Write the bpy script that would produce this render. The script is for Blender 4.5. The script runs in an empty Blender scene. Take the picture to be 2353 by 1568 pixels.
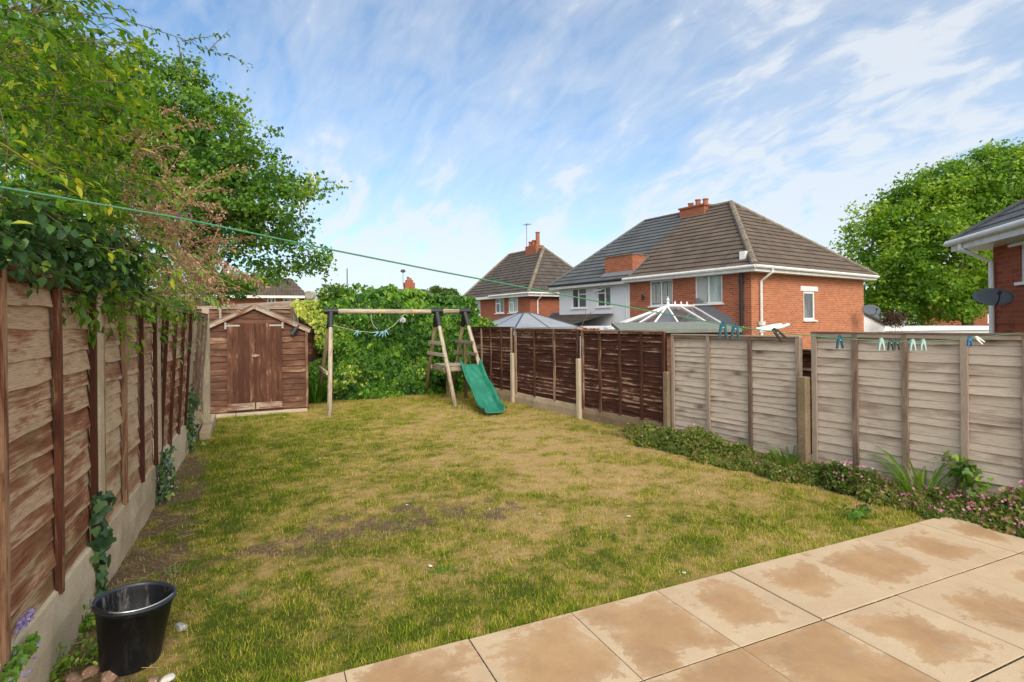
import bpy, math, random
import numpy as np
from mathutils import Matrix, Vector
rnd = random.Random(7)
rng = np.random.default_rng(11)
R = math.radians

# ------------------------------------------------------------------ camera, sky, sun, exposure
scn = bpy.context.scene
COL = scn.collection
FPX, CX, CY, EYE = 1265., 1176.5, 742., 1.6
th, ro = R(24.2), R(0.6)
_s, _c = math.sin(ro), math.cos(ro)
FW = Vector((math.sin(th), math.cos(th), 0)); R0 = Vector((math.cos(th), -math.sin(th), 0))
RT = R0*_c + Vector((0, 0, -_s)); UP = R0*_s + Vector((0, 0, _c))
cam_d = bpy.data.cameras.new('camera'); cam = bpy.data.objects.new('camera', cam_d); COL.objects.link(cam)
cam_d.sensor_width = 36; cam_d.lens = 36*FPX/2353; cam_d.clip_end = 2000; cam_d.clip_start = .05
cam_d.shift_y = -42/2353
m = Matrix.Identity(4)
for i in range(3):
    m[i][0] = RT[i]; m[i][1] = UP[i]; m[i][2] = -FW[i]
m[0][3], m[1][3], m[2][3] = 0, 0, EYE
cam.matrix_world = m
scn.camera = cam
scn.view_settings.view_transform = 'Standard'; scn.view_settings.look = 'None'
scn.view_settings.exposure = 0.92; scn.view_settings.gamma = 1
SUN_EL = R(38)
SUN_STR, SUN_ANG, SKY_STR = 1.3, R(28), 0.10
sd = bpy.data.lights.new('sun', 'SUN'); sd.energy = SUN_STR; sd.angle = SUN_ANG; sd.color = (1, .885, .74)
sun = bpy.data.objects.new('sun', sd); COL.objects.link(sun)
# the sun stands behind the camera, high, a little to the left
SAZ = R(186)                        # compass style: 0 = +Y, 90 = +X
sdir = Vector((math.sin(SAZ)*math.cos(SUN_EL), math.cos(SAZ)*math.cos(SUN_EL), math.sin(SUN_EL)))
sun.rotation_euler = sdir.to_track_quat('Z', 'Y').to_euler(); sun.location = (0, -5, 30)

class NT:
    def __init__(s, tree): s.t = tree; s.n = tree.nodes; s.l = tree.links
    def put(s, sock, v):
        if isinstance(v, bpy.types.NodeSocket): s.l.new(v, sock)
        elif v is not None:
            if hasattr(sock, 'default_value'):
                try: sock.default_value = v
                except Exception: sock.default_value = (*v, 1) if len(v) == 3 else v
    def new(s, t, **kw):
        n = s.n.new(t)
        for k, v in kw.items(): setattr(n, k, v)
        return n
    def noise(s, vec, scale, detail=4, rough=.55, dist=0, out='Fac'):
        n = s.new('ShaderNodeTexNoise'); s.put(n.inputs['Vector'], vec); n.inputs['Scale'].default_value = scale
        n.inputs['Detail'].default_value = detail; n.inputs['Roughness'].default_value = rough; n.inputs['Distortion'].default_value = dist
        return n.outputs[out]
    def ramp(s, fac, stops, interp='LINEAR'):
        n = s.new('ShaderNodeValToRGB'); s.put(n.inputs[0], fac); cr = n.color_ramp; cr.interpolation = interp
        while len(cr.elements) < len(stops): cr.elements.new(.5)
        for e, (p, c) in zip(cr.elements, stops):
            e.position = p; e.color = (c, c, c, 1) if isinstance(c, (int, float)) else (*c, 1)
        return n.outputs[0]
    def mix(s, fac, a, b, mode='MIX'):
        n = s.new('ShaderNodeMix', data_type='RGBA', blend_type=mode)
        s.put(n.inputs[0], fac)
        for k, v in ((6, a), (7, b)):
            s.put(n.inputs[k], (*v, 1) if isinstance(v, tuple) and len(v) == 3 else v)
        return n.outputs[2]
    def math(s, op, a, b=None, c=None, clamp=False):
        n = s.new('ShaderNodeMath', operation=op, use_clamp=clamp); s.put(n.inputs[0], a); s.put(n.inputs[1], b)
        if c is not None: s.put(n.inputs[2], c)
        return n.outputs[0]
    def map(s, vec, scale=(1, 1, 1), loc=(0, 0, 0), rot=(0, 0, 0)):
        n = s.new('ShaderNodeMapping'); s.put(n.inputs[0], vec); n.inputs['Scale'].default_value = scale
        n.inputs['Location'].default_value = loc; n.inputs['Rotation'].default_value = rot
        return n.outputs[0]
    def bump(s, h, strength=.3, dist=.01):
        n = s.new('ShaderNodeBump'); s.put(n.inputs['Height'], h); n.inputs['Strength'].default_value = strength
        n.inputs['Distance'].default_value = dist
        return n.outputs[0]
    def uv(s): return s.new('ShaderNodeTexCoord').outputs['UV']
    def obj(s): return s.new('ShaderNodeTexCoord').outputs['Object']
    def pos(s): return s.new('ShaderNodeNewGeometry').outputs['Position']
    def attr(s, name, out='Fac'):
        n = s.new('ShaderNodeAttribute', attribute_name=name); return n.outputs[out]

w = bpy.data.worlds.new('World'); scn.world = w; w.use_nodes = True
nt = NT(w.node_tree); w.node_tree.nodes.clear()
sky = nt.new('ShaderNodeTexSky', sky_type='NISHITA', sun_disc=False)
sky.sun_elevation = SUN_EL; sky.sun_rotation = SAZ; sky.altitude = 0; sky.air_density = 1.0; sky.dust_density = .6; sky.ozone_density = 2.0
gen = nt.new('ShaderNodeTexCoord').outputs['Generated']
sep = nt.new('ShaderNodeSeparateXYZ'); nt.put(sep.inputs[0], gen)
zz = nt.math('MAXIMUM', sep.outputs[2], 0.0)
den = nt.math('ADD', zz, .75)
cmb = nt.new('ShaderNodeCombineXYZ')
nt.put(cmb.inputs[0], nt.math('DIVIDE', sep.outputs[0], den)); nt.put(cmb.inputs[1], nt.math('DIVIDE', sep.outputs[1], den))
pl = nt.map(cmb.outputs[0], rot=(0, 0, R(72)), scale=(1.0, 1.0, 1))
ripple = nt.noise(nt.map(pl, scale=(1.15, 1.9, 1)), 6.2, 4, .45, .9)
big = nt.noise(nt.map(pl, loc=(3.1, 1.4, 0)), 1.7, 3, .5, .4)
fine = nt.noise(nt.map(pl, scale=(1.0, 2.6, 1), loc=(5, 2, 0)), 17., 5, .55, 1.0)
cl = nt.math('ADD', nt.math('MULTIPLY', ripple, .72), nt.math('MULTIPLY', big, .40))
cl = nt.math('ADD', cl, nt.math('MULTIPLY', fine, .30))
# more veil towards the right of the view and low down
side = nt.math('MULTIPLY', sep.outputs[0], .12)
low = nt.math('MULTIPLY', nt.math('POWER', nt.math('SUBTRACT', 1.0, zz), 3.0), .30)
low = nt.math('ADD', low, nt.math('MULTIPLY', nt.math('POWER', nt.math('SUBTRACT', 1.0, zz), 10.0), .22))
back = nt.math('MULTIPLY', nt.math('MAXIMUM', nt.math('SUBTRACT', .25, sep.outputs[1]), 0.0), .75)   # unseen white cloud added behind the camera to light walls and fences
cl = nt.math('ADD', nt.math('ADD', nt.math('ADD', cl, side), low), back)
mask = nt.ramp(cl, [(.58, 0.10), (.90, .48), (1.26, .82)])
blue = nt.mix(1.0, sky.outputs[0], (.72, .97, 1.08), 'MULTIPLY')
# added glow in the unseen cloud around the sun, to fill walls and fences
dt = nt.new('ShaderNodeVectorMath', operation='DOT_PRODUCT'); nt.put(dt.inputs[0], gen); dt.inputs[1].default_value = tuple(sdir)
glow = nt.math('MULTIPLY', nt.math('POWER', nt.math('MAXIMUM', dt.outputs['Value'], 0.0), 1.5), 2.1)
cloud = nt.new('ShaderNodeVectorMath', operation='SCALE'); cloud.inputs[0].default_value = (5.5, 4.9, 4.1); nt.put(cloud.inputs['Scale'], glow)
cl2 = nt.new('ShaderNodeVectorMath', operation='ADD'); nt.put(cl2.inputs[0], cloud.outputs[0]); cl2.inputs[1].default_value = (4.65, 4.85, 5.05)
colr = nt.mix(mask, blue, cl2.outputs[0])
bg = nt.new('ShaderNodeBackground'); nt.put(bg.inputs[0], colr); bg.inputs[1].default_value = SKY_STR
wo = nt.new('ShaderNodeOutputWorld'); nt.l.new(bg.outputs[0], wo.inputs[0])

# ------------------------------------------------------------------ pixel (2353 wide) -> world helpers
def ray(x, y): return FW + RT*((x-CX)/FPX) - UP*((y-CY)/FPX)
def G(x, y, z=0.):
    d = ray(x, y); t = (z-EYE)/d.z; return Vector((d.x*t, d.y*t, z))
def at(x, y, dep):
    d = ray(x, y); return Vector((d.x*dep, d.y*dep, EYE+d.z*dep))
def PX(x, y, X): d = ray(x, y); return at(x, y, X/d.x)
def PY(x, y, Y): d = ray(x, y); return at(x, y, Y/d.y)

# ------------------------------------------------------------------ object helpers
def link(o, parent=None):
    COL.objects.link(o)
    if parent is not None: o.parent = parent
    return o
def tag(o, label=None, cat=None, group=None, kind=None):
    if label: o['label'] = label
    if cat: o['category'] = cat
    if group: o['group'] = group
    if kind: o['kind'] = kind
    return o
def thing(name, label, cat, loc=(0, 0, 0), rz=0, group=None):
    o = bpy.data.objects.new(name, None); o.location = loc; o.rotation_euler = (0, 0, rz); o.empty_display_size = .1
    link(o); return tag(o, label, cat, group)

class MB:
    def __init__(s): s.V = []; s.F = []; s.UV = []; s.A = []
    def poly(s, pts, uv=None, tone=.5):
        b = len(s.V); s.V += [tuple(p) for p in pts]; s.F.append(tuple(range(b, b+len(pts))))
        if uv is None:
            a, b_, c = Vector(pts[0]), Vector(pts[1]), Vector(pts[2]); n = (b_-a).cross(c-a)
            ax = max(range(3), key=lambda i: abs(n[i]))
            if ax == 0: uv = [(p[1], p[2]) for p in pts]
            elif ax == 1: uv = [(p[0], p[2]) for p in pts]
            else: uv = [(p[0], p[1]) for p in pts]
        s.UV += [tuple(u) for u in uv]; s.A.append(tone)
    def box(s, x0, x1, y0, y1, z0, z1, tone=.5, M=None, vert=False):
        c = [(x, y, z) for z in (z0, z1) for y in (y0, y1) for x in (x0, x1)]
        if M is not None: w_ = [M @ Vector(p) for p in c]
        else: w_ = c
        du = rnd.random()*5
        for f, (i, j) in (((0, 2, 3, 1), (0, 1)), ((4, 5, 7, 6), (0, 1)), ((0, 1, 5, 4), (0, 2)), ((3, 2, 6, 7), (0, 2)), ((2, 0, 4, 6), (1, 2)), ((1, 3, 7, 5), (1, 2))):
            uv = [(c[k][i]+du, c[k][j]) for k in f]
            if vert: uv = [(v, u) for u, v in uv]
            s.poly([w_[k] for k in f], uv, tone)
    def beam(s, a, b, w_, h_, tone=.5, up=(0, 0, 1)):
        a = Vector(a); b = Vector(b); d = b-a; L = d.length; d.normalize()
        n = Vector(up).cross(d)
        if n.length < 1e-4: n = Vector((1, 0, 0)).cross(d)
        n.normalize(); u = d.cross(n)
        M = Matrix(((d.x, n.x, u.x, a.x), (d.y, n.y, u.y, a.y), (d.z, n.z, u.z, a.z), (0, 0, 0, 1)))
        s.box(0, L, -w_/2, w_/2, -h_/2, h_/2, tone, M)
    def tube(s, pts, rad, sides=6, tone=.5, cap=True):
        pts = [Vector(p) for p in pts]; n = len(pts)
        if not isinstance(rad, (list, tuple)): rad = [rad]*n
        rings = []; L = 0; prev = None
        for i, p in enumerate(pts):
            d = (pts[min(i+1, n-1)]-pts[max(i-1, 0)])
            if d.length < 1e-9: d = Vector((0, 0, 1))
            d.normalize()
            ref = prev if prev is not None else (Vector((0, 0, 1)) if abs(d.z) < .9 else Vector((1, 0, 0)))
            a = d.cross(ref)
            if a.length < 1e-3: a = d.cross(Vector((1, .3, 0)))
            a.normalize(); b = a.cross(d); prev = b
            if i: L += (p-pts[i-1]).length
            rings.append(([p+(a*math.cos(2*math.pi*k/sides)+b*math.sin(2*math.pi*k/sides))*rad[i] for k in range(sides)], L))
        for i in range(n-1):
            (r0, l0), (r1, l1) = rings[i], rings[i+1]
            for k in range(sides):
                k2 = (k+1) % sides; c = 2*math.pi*max(rad)/sides
                s.poly([r0[k], r0[k2], r1[k2], r1[k]], [(l0, k*c), (l0, (k+1)*c), (l1, (k+1)*c), (l1, k*c)], tone)
        if cap:
            s.poly(list(reversed(rings[0][0])), None, tone); s.poly(rings[-1][0], None, tone)
    def lathe(s, prof, sides=24, M=None, tone=.5):
        rings = []
        for r_, z in prof:
            ring = [Vector((r_*math.cos(2*math.pi*k/sides), r_*math.sin(2*math.pi*k/sides), z)) for k in range(sides)]
            rings.append([M @ p for p in ring] if M is not None else ring)
        for i in range(len(prof)-1):
            for k in range(sides):
                k2 = (k+1) % sides
                s.poly([rings[i][k], rings[i][k2], rings[i+1][k2], rings[i+1][k]],
                       [(k/sides, i*.1), ((k+1)/sides, i*.1), ((k+1)/sides, i*.1+.1), (k/sides, i*.1+.1)], tone)
    def build(s, name, mat, parent=None, smooth=False, bevel=0, merge=False):
        me = bpy.data.meshes.new(name); me.from_pydata(s.V, [], s.F)
        uvl = me.uv_layers.new(name='UVMap'); uvl.data.foreach_set('uv', [v for u in s.UV for v in u])
        at_ = me.attributes.new('tone', 'FLOAT', 'FACE'); at_.data.foreach_set('value', s.A)
        me.materials.append(mat)
        if smooth or merge or bevel:
            import bmesh
            bm = bmesh.new(); bm.from_mesh(me); bmesh.ops.remove_doubles(bm, verts=bm.verts, dist=1e-5); bm.to_mesh(me); bm.free()
        if smooth: me.polygons.foreach_set('use_smooth', [True]*len(me.polygons))
        me.update()
        o = bpy.data.objects.new(name, me); link(o, parent)
        if bevel:
            b = o.modifiers.new('bevel', 'BEVEL'); b.width = bevel; b.segments = 2; b.limit_method = 'ANGLE'
        return o

# leaf templates: verts (across, along, up), faces
def _lance(w_=.16, fold=.05):
    v = [(0, 0, 0), (w_, .35, fold), (w_*.75, .7, fold*.3), (0, 1, -.12), (-w_*.75, .7, fold*.3), (-w_, .35, fold), (0, .5, 0)]
    return v, [(0, 1, 2, 3, 6), (0, 6, 3, 4, 5)]
def _ngon(pts): return [(x, y, 0) for x, y in pts], [tuple(range(len(pts)))]
IVY = ([(0, 0, 0), (.3, -.12, .03), (.52, .16, .0), (.3, .34, .06), (.28, .62, .0), (0, 1, -.1), (-.28, .62, .0), (-.3, .34, .06), (-.52, .16, .0), (-.3, -.12, .03)],
       [(0, 1, 2, 3), (0, 3, 4, 5), (0, 5, 6, 7), (0, 7, 8, 9)])
MAPLE = ([(0, 0, 0), (.42, .05, -.08), (.5, .45, .04), (.24, .5, 0), (0, 1, -.1), (-.24, .5, 0), (-.5, .45, .04), (-.42, .05, -.08)],
         [(0, 1, 2, 3), (0, 3, 4, 5), (0, 5, 6, 7)])
LANCE = _lance(); WLANCE = _lance(.26, .08)
BLADE = ([(-.05, 0, 0), (.05, 0, 0), (.03, .55, .07), (0, 1, .30), (-.03, .55, .07)], [(0, 1, 2, 4), (4, 2, 3)])
BLADE1 = ([(-.07, 0, 0), (.07, 0, 0), (0, 1, .15)], [(0, 1, 2)])
STRAP = ([(-.02, 0, 0), (.02, 0, 0), (.025, .4, .02), (.018, .75, .16), (0, 1, .42), (-.018, .75, .16), (-.025, .4, .02)], [(0, 1, 2, 6), (6, 2, 3, 5), (5, 3, 4)])
FLOWER = ([(0, 0, 0)]+[(math.cos(a)*r_, math.sin(a)*r_, .12) for k in range(5) for a, r_ in ((2*math.pi*k/5-.35, .45), (2*math.pi*k/5+.35, .45), (2*math.pi*k/5+.63, .16))],
          [(0, 1, 2, 3), (0, 4, 5, 6), (0, 7, 8, 9), (0, 10, 11, 12), (0, 13, 14, 15)])
def unit(a):
    n = np.linalg.norm(a, axis=1, keepdims=True); n[n < 1e-9] = 1; return a/n
def leaf_mesh(name, P, D, N, size, tone, tpl, mat, parent=None, origin=None):
    P = np.asarray(P, float); D = unit(np.asarray(D, float)); T = unit(np.cross(D, N)); N2 = np.cross(T, D)
    if origin is not None: P = P-np.array(origin)
    tv = np.array(tpl[0]); k = len(tv); n = len(P); size = np.broadcast_to(np.asarray(size, float), (n,))
    co = (P[:, None, :] + size[:, None, None]*(tv[None, :, 0, None]*T[:, None, :]+tv[None, :, 1, None]*D[:, None, :]+tv[None, :, 2, None]*N2[:, None, :])).reshape(-1, 3)
    fl = np.concatenate([np.array(f) for f in tpl[1]]); cnt = np.array([len(f) for f in tpl[1]])
    loops = (fl[None, :]+(np.arange(n)*k)[:, None]).ravel(); tot = np.tile(cnt, n); start = np.concatenate([[0], np.cumsum(tot)[:-1]])
    me = bpy.data.meshes.new(name); me.vertices.add(n*k); me.vertices.foreach_set('co', co.ravel())
    me.loops.add(len(loops)); me.loops.foreach_set('vertex_index', loops.astype(np.int32))
    me.polygons.add(len(tot)); me.polygons.foreach_set('loop_start', start.astype(np.int32)); me.polygons.foreach_set('loop_total', tot.astype(np.int32))
    me.update(calc_edges=True)
    a = me.attributes.new('tone', 'FLOAT', 'FACE'); a.data.foreach_set('value', np.repeat(np.broadcast_to(np.asarray(tone, float), (n,)), len(cnt)).astype(np.float32))
    me.materials.append(mat)
    o = bpy.data.objects.new(name, me); link(o, parent); return o

# ------------------------------------------------------------------ materials
def material(name, fn):
    mt = bpy.data.materials.new(name); mt.use_nodes = True; mt.node_tree.nodes.clear(); n = NT(mt.node_tree)
    out = n.new('ShaderNodeOutputMaterial'); sh = fn(n); n.l.new(sh, out.inputs[0]); return mt
def princ(n, col, rough=.7, normal=None, metal=0, spec=None, alpha=None, trans=None, ior=None):
    p = n.new('ShaderNodeBsdfPrincipled'); n.put(p.inputs['Base Color'], (*col, 1) if isinstance(col, tuple) and len(col) == 3 else col)
    n.put(p.inputs['Roughness'], rough); p.inputs['Metallic'].default_value = metal
    if normal is not None: n.put(p.inputs['Normal'], normal)
    if spec is not None: p.inputs['Specular IOR Level'].default_value = spec
    if trans is not None: p.inputs['Transmission Weight'].default_value = trans
    if alpha is not None: n.put(p.inputs['Alpha'], alpha)
    return p.outputs[0]
def leafmat(name, stops, transl=.35, rough=.45, tint=None, spec=.35):
    def f(n):
        tn = n.attr('tone'); v = n.noise(n.obj(), 9, 2); tn = n.math('ADD', tn, n.math('MULTIPLY', n.math('SUBTRACT', v, .5), .25))
        c = n.ramp(tn, stops)
        p = princ(n, c, rough, spec=spec)
        t = n.new('ShaderNodeBsdfTranslucent'); n.put(t.inputs[0], n.mix(1.0, c, (1.5, 1.5, .7), 'MULTIPLY'))
        mx = n.new('ShaderNodeMixShader'); mx.inputs[0].default_value = transl; n.l.new(p, mx.inputs[1]); n.l.new(t.outputs[0], mx.inputs[2])
        return mx.outputs[0]
    return material(name, f)
def plain(name, col, rough=.5, metal=0, dirt=.0, spec=None, bscale=60, b=0.0):
    def f(n):
        c = col
        if dirt: c = n.mix(n.ramp(n.noise(n.obj(), 6, 6, .65), [(.35, 0.), (.7, dirt)]), col, (.16, .14, .11))
        nm = n.bump(n.noise(n.obj(), bscale, 4), b, .004) if b else None
        return princ(n, c, rough, nm, metal, spec)
    return material(name, f)
def wood(name, dark, mid, pale, wear=.5, knots=.5, gs=1.0, green=0., tonegain=.5, edge=None, bottom=0.):   # bottom: how much more of the old red stain is left low on the boards
    # UV x runs along the board, y across it
    def f(n):
        uv = n.uv(); tn = n.attr('tone')
        off = n.new('ShaderNodeCombineXYZ'); n.put(off.inputs[0], n.math('MULTIPLY', tn, 37.)); n.put(off.inputs[1], n.math('MULTIPLY', tn, 11.))
        ad = n.new('ShaderNodeVectorMath', operation='ADD'); n.put(ad.inputs[0], uv); n.put(ad.inputs[1], off.outputs[0]); u = ad.outputs[0]
        grain = n.noise(n.map(u, scale=(2.2*gs, 46*gs, 1)), 1.6, 8, .65, .35)
        fine = n.noise(n.map(u, scale=(6*gs, 190*gs, 1)), 1.6, 4, .6)
        patch = n.noise(n.map(u, scale=(1.6, 5.5, 1)), 1.5, 6, .62, .6)
        vo = n.new('ShaderNodeTexVoronoi'); n.put(vo.inputs['Vector'], n.map(u, scale=(2.4, 5.2, 1))); vo.inputs['Scale'].default_value = 1.0
        kn = n.ramp(vo.outputs['Distance'], [(.07, 1.), (.15, .5), (.32, 0.)])
        kn = n.math('MULTIPLY', kn, n.math('GREATER_THAN', n.noise(n.map(u, scale=(1, 2.3, 1), loc=(4, 4, 0)), 2.2, 1), 1.-knots*.95))
        w1 = n.math('ADD', n.math('MULTIPLY', patch, .9), n.math('MULTIPLY', grain, .55))
        w1 = n.math('ADD', w1, n.math('MULTIPLY', n.math('SUBTRACT', tn, .5), tonegain))
        w1 = n.math('ADD', n.math('MULTIPLY', n.math('SUBTRACT', w1, .725), 1.15), .725)
        if edge:
            sy = n.new('ShaderNodeSeparateXYZ'); n.put(sy.inputs[0], uv); fr_ = n.math('FRACT', sy.outputs[1])
            w1 = n.math('ADD', w1, n.math('MULTIPLY', n.ramp(fr_, [(0., 1.), (.010, .8), (.028, 0.), (.985, 0.), (1., 1.)]), edge))
        if bottom:
            sz_ = n.new('ShaderNodeSeparateXYZ'); n.put(sz_.inputs[0], n.pos())
            w1 = n.math('ADD', w1, n.math('MULTIPLY', n.math('SUBTRACT', n.math('ADD', sz_.outputs[2], n.math('MULTIPLY', n.noise(n.pos(), 1.3, 3), .6)), 1.45), bottom))
        lo = 1.12-wear*.75
        c = n.ramp(w1, [(max(lo-.22, 0), dark), (min(lo, .98), mid), (min(lo+.16, 1.), pale)])
        c = n.mix(n.ramp(fine, [(.38, .8), (.58, 0.)]), c, n.mix(.6, c, dark))
        c = n.mix(n.math('MULTIPLY', kn, .85), c, tuple(v*.45 for v in dark))
        if green: c = n.mix(n.ramp(n.noise(n.map(n.pos(), scale=(1, 1, 1.6)), 1.7, 3), [(.55, 0.), (.72, green)]), c, (.17, .19, .06))
        h_ = n.math('ADD', n.math('MULTIPLY', grain, .7), n.math('MULTIPLY', fine, .5))
        return princ(n, c, .85, n.bump(h_, .55, .004), spec=.2)
    return material(name, f)

M = {}
M['fence_left'] = wood('weathered_red_brown_wood', (.14, .05, .026), (.29, .135, .075), (.52, .38, .25), wear=.60, knots=.45, green=.35, tonegain=.22, edge=.16, bottom=.17)
M['fence_left2'] = wood('pale_worn_wood', (.17, .07, .04), (.34, .19, .115), (.54, .40, .27), wear=.70, knots=.4, green=.4, tonegain=.25, edge=.16, bottom=.12)
M['batten_left'] = wood('dark_batten_wood', (.07, .024, .014), (.15, .058, .032), (.36, .22, .13), wear=.36, knots=.1)
M['fence_brown'] = wood('dark_brown_stained_wood', (.05, .019, .012), (.105, .038, .024), (.40, .27, .19), wear=.30, knots=.1, tonegain=.18, edge=.21)
M['batten_brown'] = wood('brown_batten_wood', (.06, .027, .017), (.14, .065, .04), (.38, .27, .19), wear=.46, knots=.1)
M['fence_grey'] = wood('grey_weathered_wood', (.24, .175, .13), (.43, .35, .285), (.56, .48, .40), wear=.72, knots=.95, tonegain=.16, edge=.05)
M['batten_grey'] = wood('grey_batten_wood', (.14, .095, .07), (.25, .185, .14), (.37, .30, .24), wear=.62, knots=.3)
M['shed'] = wood('red_brown_shed_wood', (.09, .042, .028), (.19, .095, .06), (.42, .29, .20), wear=.42, knots=.3, tonegain=.2)
M['shed_door'] = wood('dark_shed_door_wood', (.075, .032, .02), (.15, .066, .04), (.34, .22, .15), wear=.36, knots=.15, tonegain=.3)
M['shed_trim'] = wood('worn_trim_wood', (.09, .04, .028), (.24, .12, .08), (.50, .41, .33), wear=.66, knots=.2)
M['swing_wood'] = wood('grey_round_timber', (.17, .13, .09), (.33, .27, .20), (.50, .43, .33), wear=.68, knots=.25, gs=.7)
M['swing_dark'] = wood('olive_round_timber', (.12, .10, .045), (.22, .185, .085), (.34, .29, .16), wear=.6, knots=.25, gs=.7)  # darker olive timber tone for the back legs and platform posts
M['post_wood'] = wood('pale_post_wood', (.24, .19, .12), (.40, .34, .24), (.56, .50, .38), wear=.72, knots=.2)
def concrete(name, a, b, sc=1., moss=.0):
    def f(n):
        p = n.obj()
        c = n.ramp(n.noise(p, 3*sc, 8, .65), [(.3, a), (.7, b)])
        c = n.mix(n.ramp(n.noise(p, 130, 3, .7), [(.30, .55), (.5, 0.)]), c, tuple(v*.5 for v in a))
        c = n.mix(n.ramp(n.noise(p, 60, 2), [(.62, 0.), (.72, .5)]), c, (.62, .56, .46))
        if moss: c = n.mix(n.ramp(n.noise(p, 2.3, 4), [(.5, 0.), (.7, moss)]), c, (.12, .12, .04))
        return princ(n, c, .9, n.bump(n.noise(p, 90, 6, .7), .5, .004), spec=.2)
    return material(name, f)
M['concrete'] = concrete('pitted_concrete', (.34, .255, .165), (.54, .44, .32), moss=.35)
M['concrete_brown'] = concrete('brown_concrete', (.17, .115, .07), (.30, .225, .145), moss=.4)
M['concrete_pale'] = concrete('pale_concrete', (.43, .35, .24), (.60, .50, .37))
M['render'] = material('pale_blue_render', lambda n: princ(n, n.mix(n.ramp(n.noise(n.obj(), 1.2, 7, .6), [(.35, 0.), (.75, .35)]), (.63, .64, .67), (.52, .54, .57)), .85, n.bump(n.noise(n.obj(), 70, 4), .3, .006)))
M['white'] = plain('white_plastic', (.80, .80, .80), .35, dirt=.15)
M['gutter'] = plain('white_gutter_plastic', (.76, .75, .73), .4, dirt=.3)
M['black'] = plain('black_plastic', (.012, .012, .014), .45)
M['dkmetal'] = plain('dark_grey_metal', (.055, .06, .07), .45, dirt=.2)
M['dish'] = plain('grey_dish_mesh_metal', (.085, .105, .13), .7, dirt=.2, spec=.15)
M['leadm'] = plain('grey_lead', (.16, .17, .19), .6, dirt=.3)
M['felt'] = material('green_grey_mineral_felt', lambda n: princ(n, n.ramp(n.noise(n.obj(), 8, 8, .7), [(.3, (.13, .145, .12)), (.7, (.215, .235, .20))]), .95, n.bump(n.noise(n.obj(), 200, 3), .4, .003)))
M['poly'] = material('grey_polycarbonate', lambda n: princ(n, n.ramp(n.noise(n.obj(), 1.3, 4), [(.3, (.20, .215, .235)), (.7, (.30, .32, .345))]), .32, spec=.6))
M['pot'] = plain('terracotta', (.36, .10, .045), .8, dirt=.5)
def brick(name, a, b, mortar, bw=.225, rh=.075, patch=(.33, .13, .07), stain=.3):
    def f(n):
        uv = n.uv()
        wob = n.noise(uv, 9, 2, out='Color')
        br = n.new('ShaderNodeTexBrick'); n.put(br.inputs['Vector'], n.mix(.006, uv, wob, 'ADD'))
        br.inputs['Scale'].default_value = 1; br.inputs['Brick Width'].default_value = bw; br.inputs['Row Height'].default_value = rh
        br.inputs['Mortar Size'].default_value = .011; br.inputs['Mortar Smooth'].default_value = .3; br.inputs['Bias'].default_value = 0.
        br.inputs['Color1'].default_value = (*a, 1); br.inputs['Color2'].default_value = (*b, 1); br.inputs['Mortar'].default_value = (*mortar, 1)
        c = n.mix(n.ramp(n.noise(uv, .9, 6, .6), [(.35, 0.), (.75, .5)]), br.outputs[0], patch)
        c = n.mix(n.ramp(n.noise(uv, 26, 3, .6), [(.28, .6), (.42, 0.)]), c, tuple(v*.4 for v in a))
        c = n.mix(n.ramp(n.noise(uv, 34, 2, .6), [(.66, 0.), (.76, .55)]), c, (.50, .36, .27))
        h_ = n.math('ADD', n.math('MULTIPLY', br.outputs['Fac'], -1.), n.math('MULTIPLY', n.noise(uv, 45, 4), .5))
        return princ(n, c, .9, n.bump(h_, .5, .012), spec=.2)
    return material(name, f)
M['brick'] = brick('orange_red_brick', (.43, .115, .045), (.23, .052, .027), (.37, .22, .15))
M['brick_side'] = brick('paler_orange_brick', (.49, .165, .072), (.30, .085, .042), (.48, .29, .19), patch=(.45, .165, .08))
M['brick_far'] = brick('red_brick', (.36, .095, .045), (.24, .058, .03), (.28, .16, .11))
M['brick_deep'] = brick('deep_red_brick', (.36, .075, .032), (.235, .045, .022), (.26, .12, .085), rh=.095, bw=.27)
def tiles(name, a, b, lich=.3, roll=.30):
    # UV x across the slope (metres), y up the slope
    def f(n):
        uv = n.uv(); s_ = n.new('ShaderNodeSeparateXYZ'); n.put(s_.inputs[0], uv)
        row = n.math('FLOOR', s_.outputs[1]); x = n.math('ADD', s_.outputs[0], n.math('MULTIPLY', row, roll*.5))
        prof = n.math('ABSOLUTE', n.math('SINE', n.math('MULTIPLY', x, math.pi/roll*2)))
        tid = n.math('ADD', n.math('FLOOR', n.math('DIVIDE', x, roll)), n.math('MULTIPLY', row, 17.3))
        wn = n.new('ShaderNodeTexWhiteNoise', noise_dimensions='1D'); n.put(wn.inputs['W'], tid)
        c = n.mix(wn.outputs[0], a, b)
        big_ = n.noise(n.obj(), .9, 6, .65); c = n.mix(n.ramp(big_, [(.3, 0.), (.75, .5)]), c, tuple(v*1.35 for v in b))
        c = n.mix(n.math('MULTIPLY', n.ramp(n.noise(n.obj(), 14, 4, .7), [(.66, 0.), (.74, 1.)]), lich), c, (.42, .40, .33))
        joint = n.ramp(prof, [(.03, 1.), (.25, 0.)]); c = n.mix(n.math('MULTIPLY', joint, .55), c, tuple(v*.35 for v in a))
        return princ(n, c, .85, n.bump(prof, .8, .03), spec=.25)
    return material(name, f)
M['tile_brown'] = tiles('brown_roof_tile', (.085, .066, .052), (.135, .105, .082), .8)
M['tile_dark'] = tiles('dark_roof_tile', (.062, .053, .047), (.10, .085, .073), .7)
M['tile_grey'] = tiles('slate_grey_roof_tile', (.075, .084, .088), (.105, .115, .12), .1)
M['mortar'] = concrete('lichen_ridge_mortar', (.13, .105, .08), (.27, .23, .18))
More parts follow.
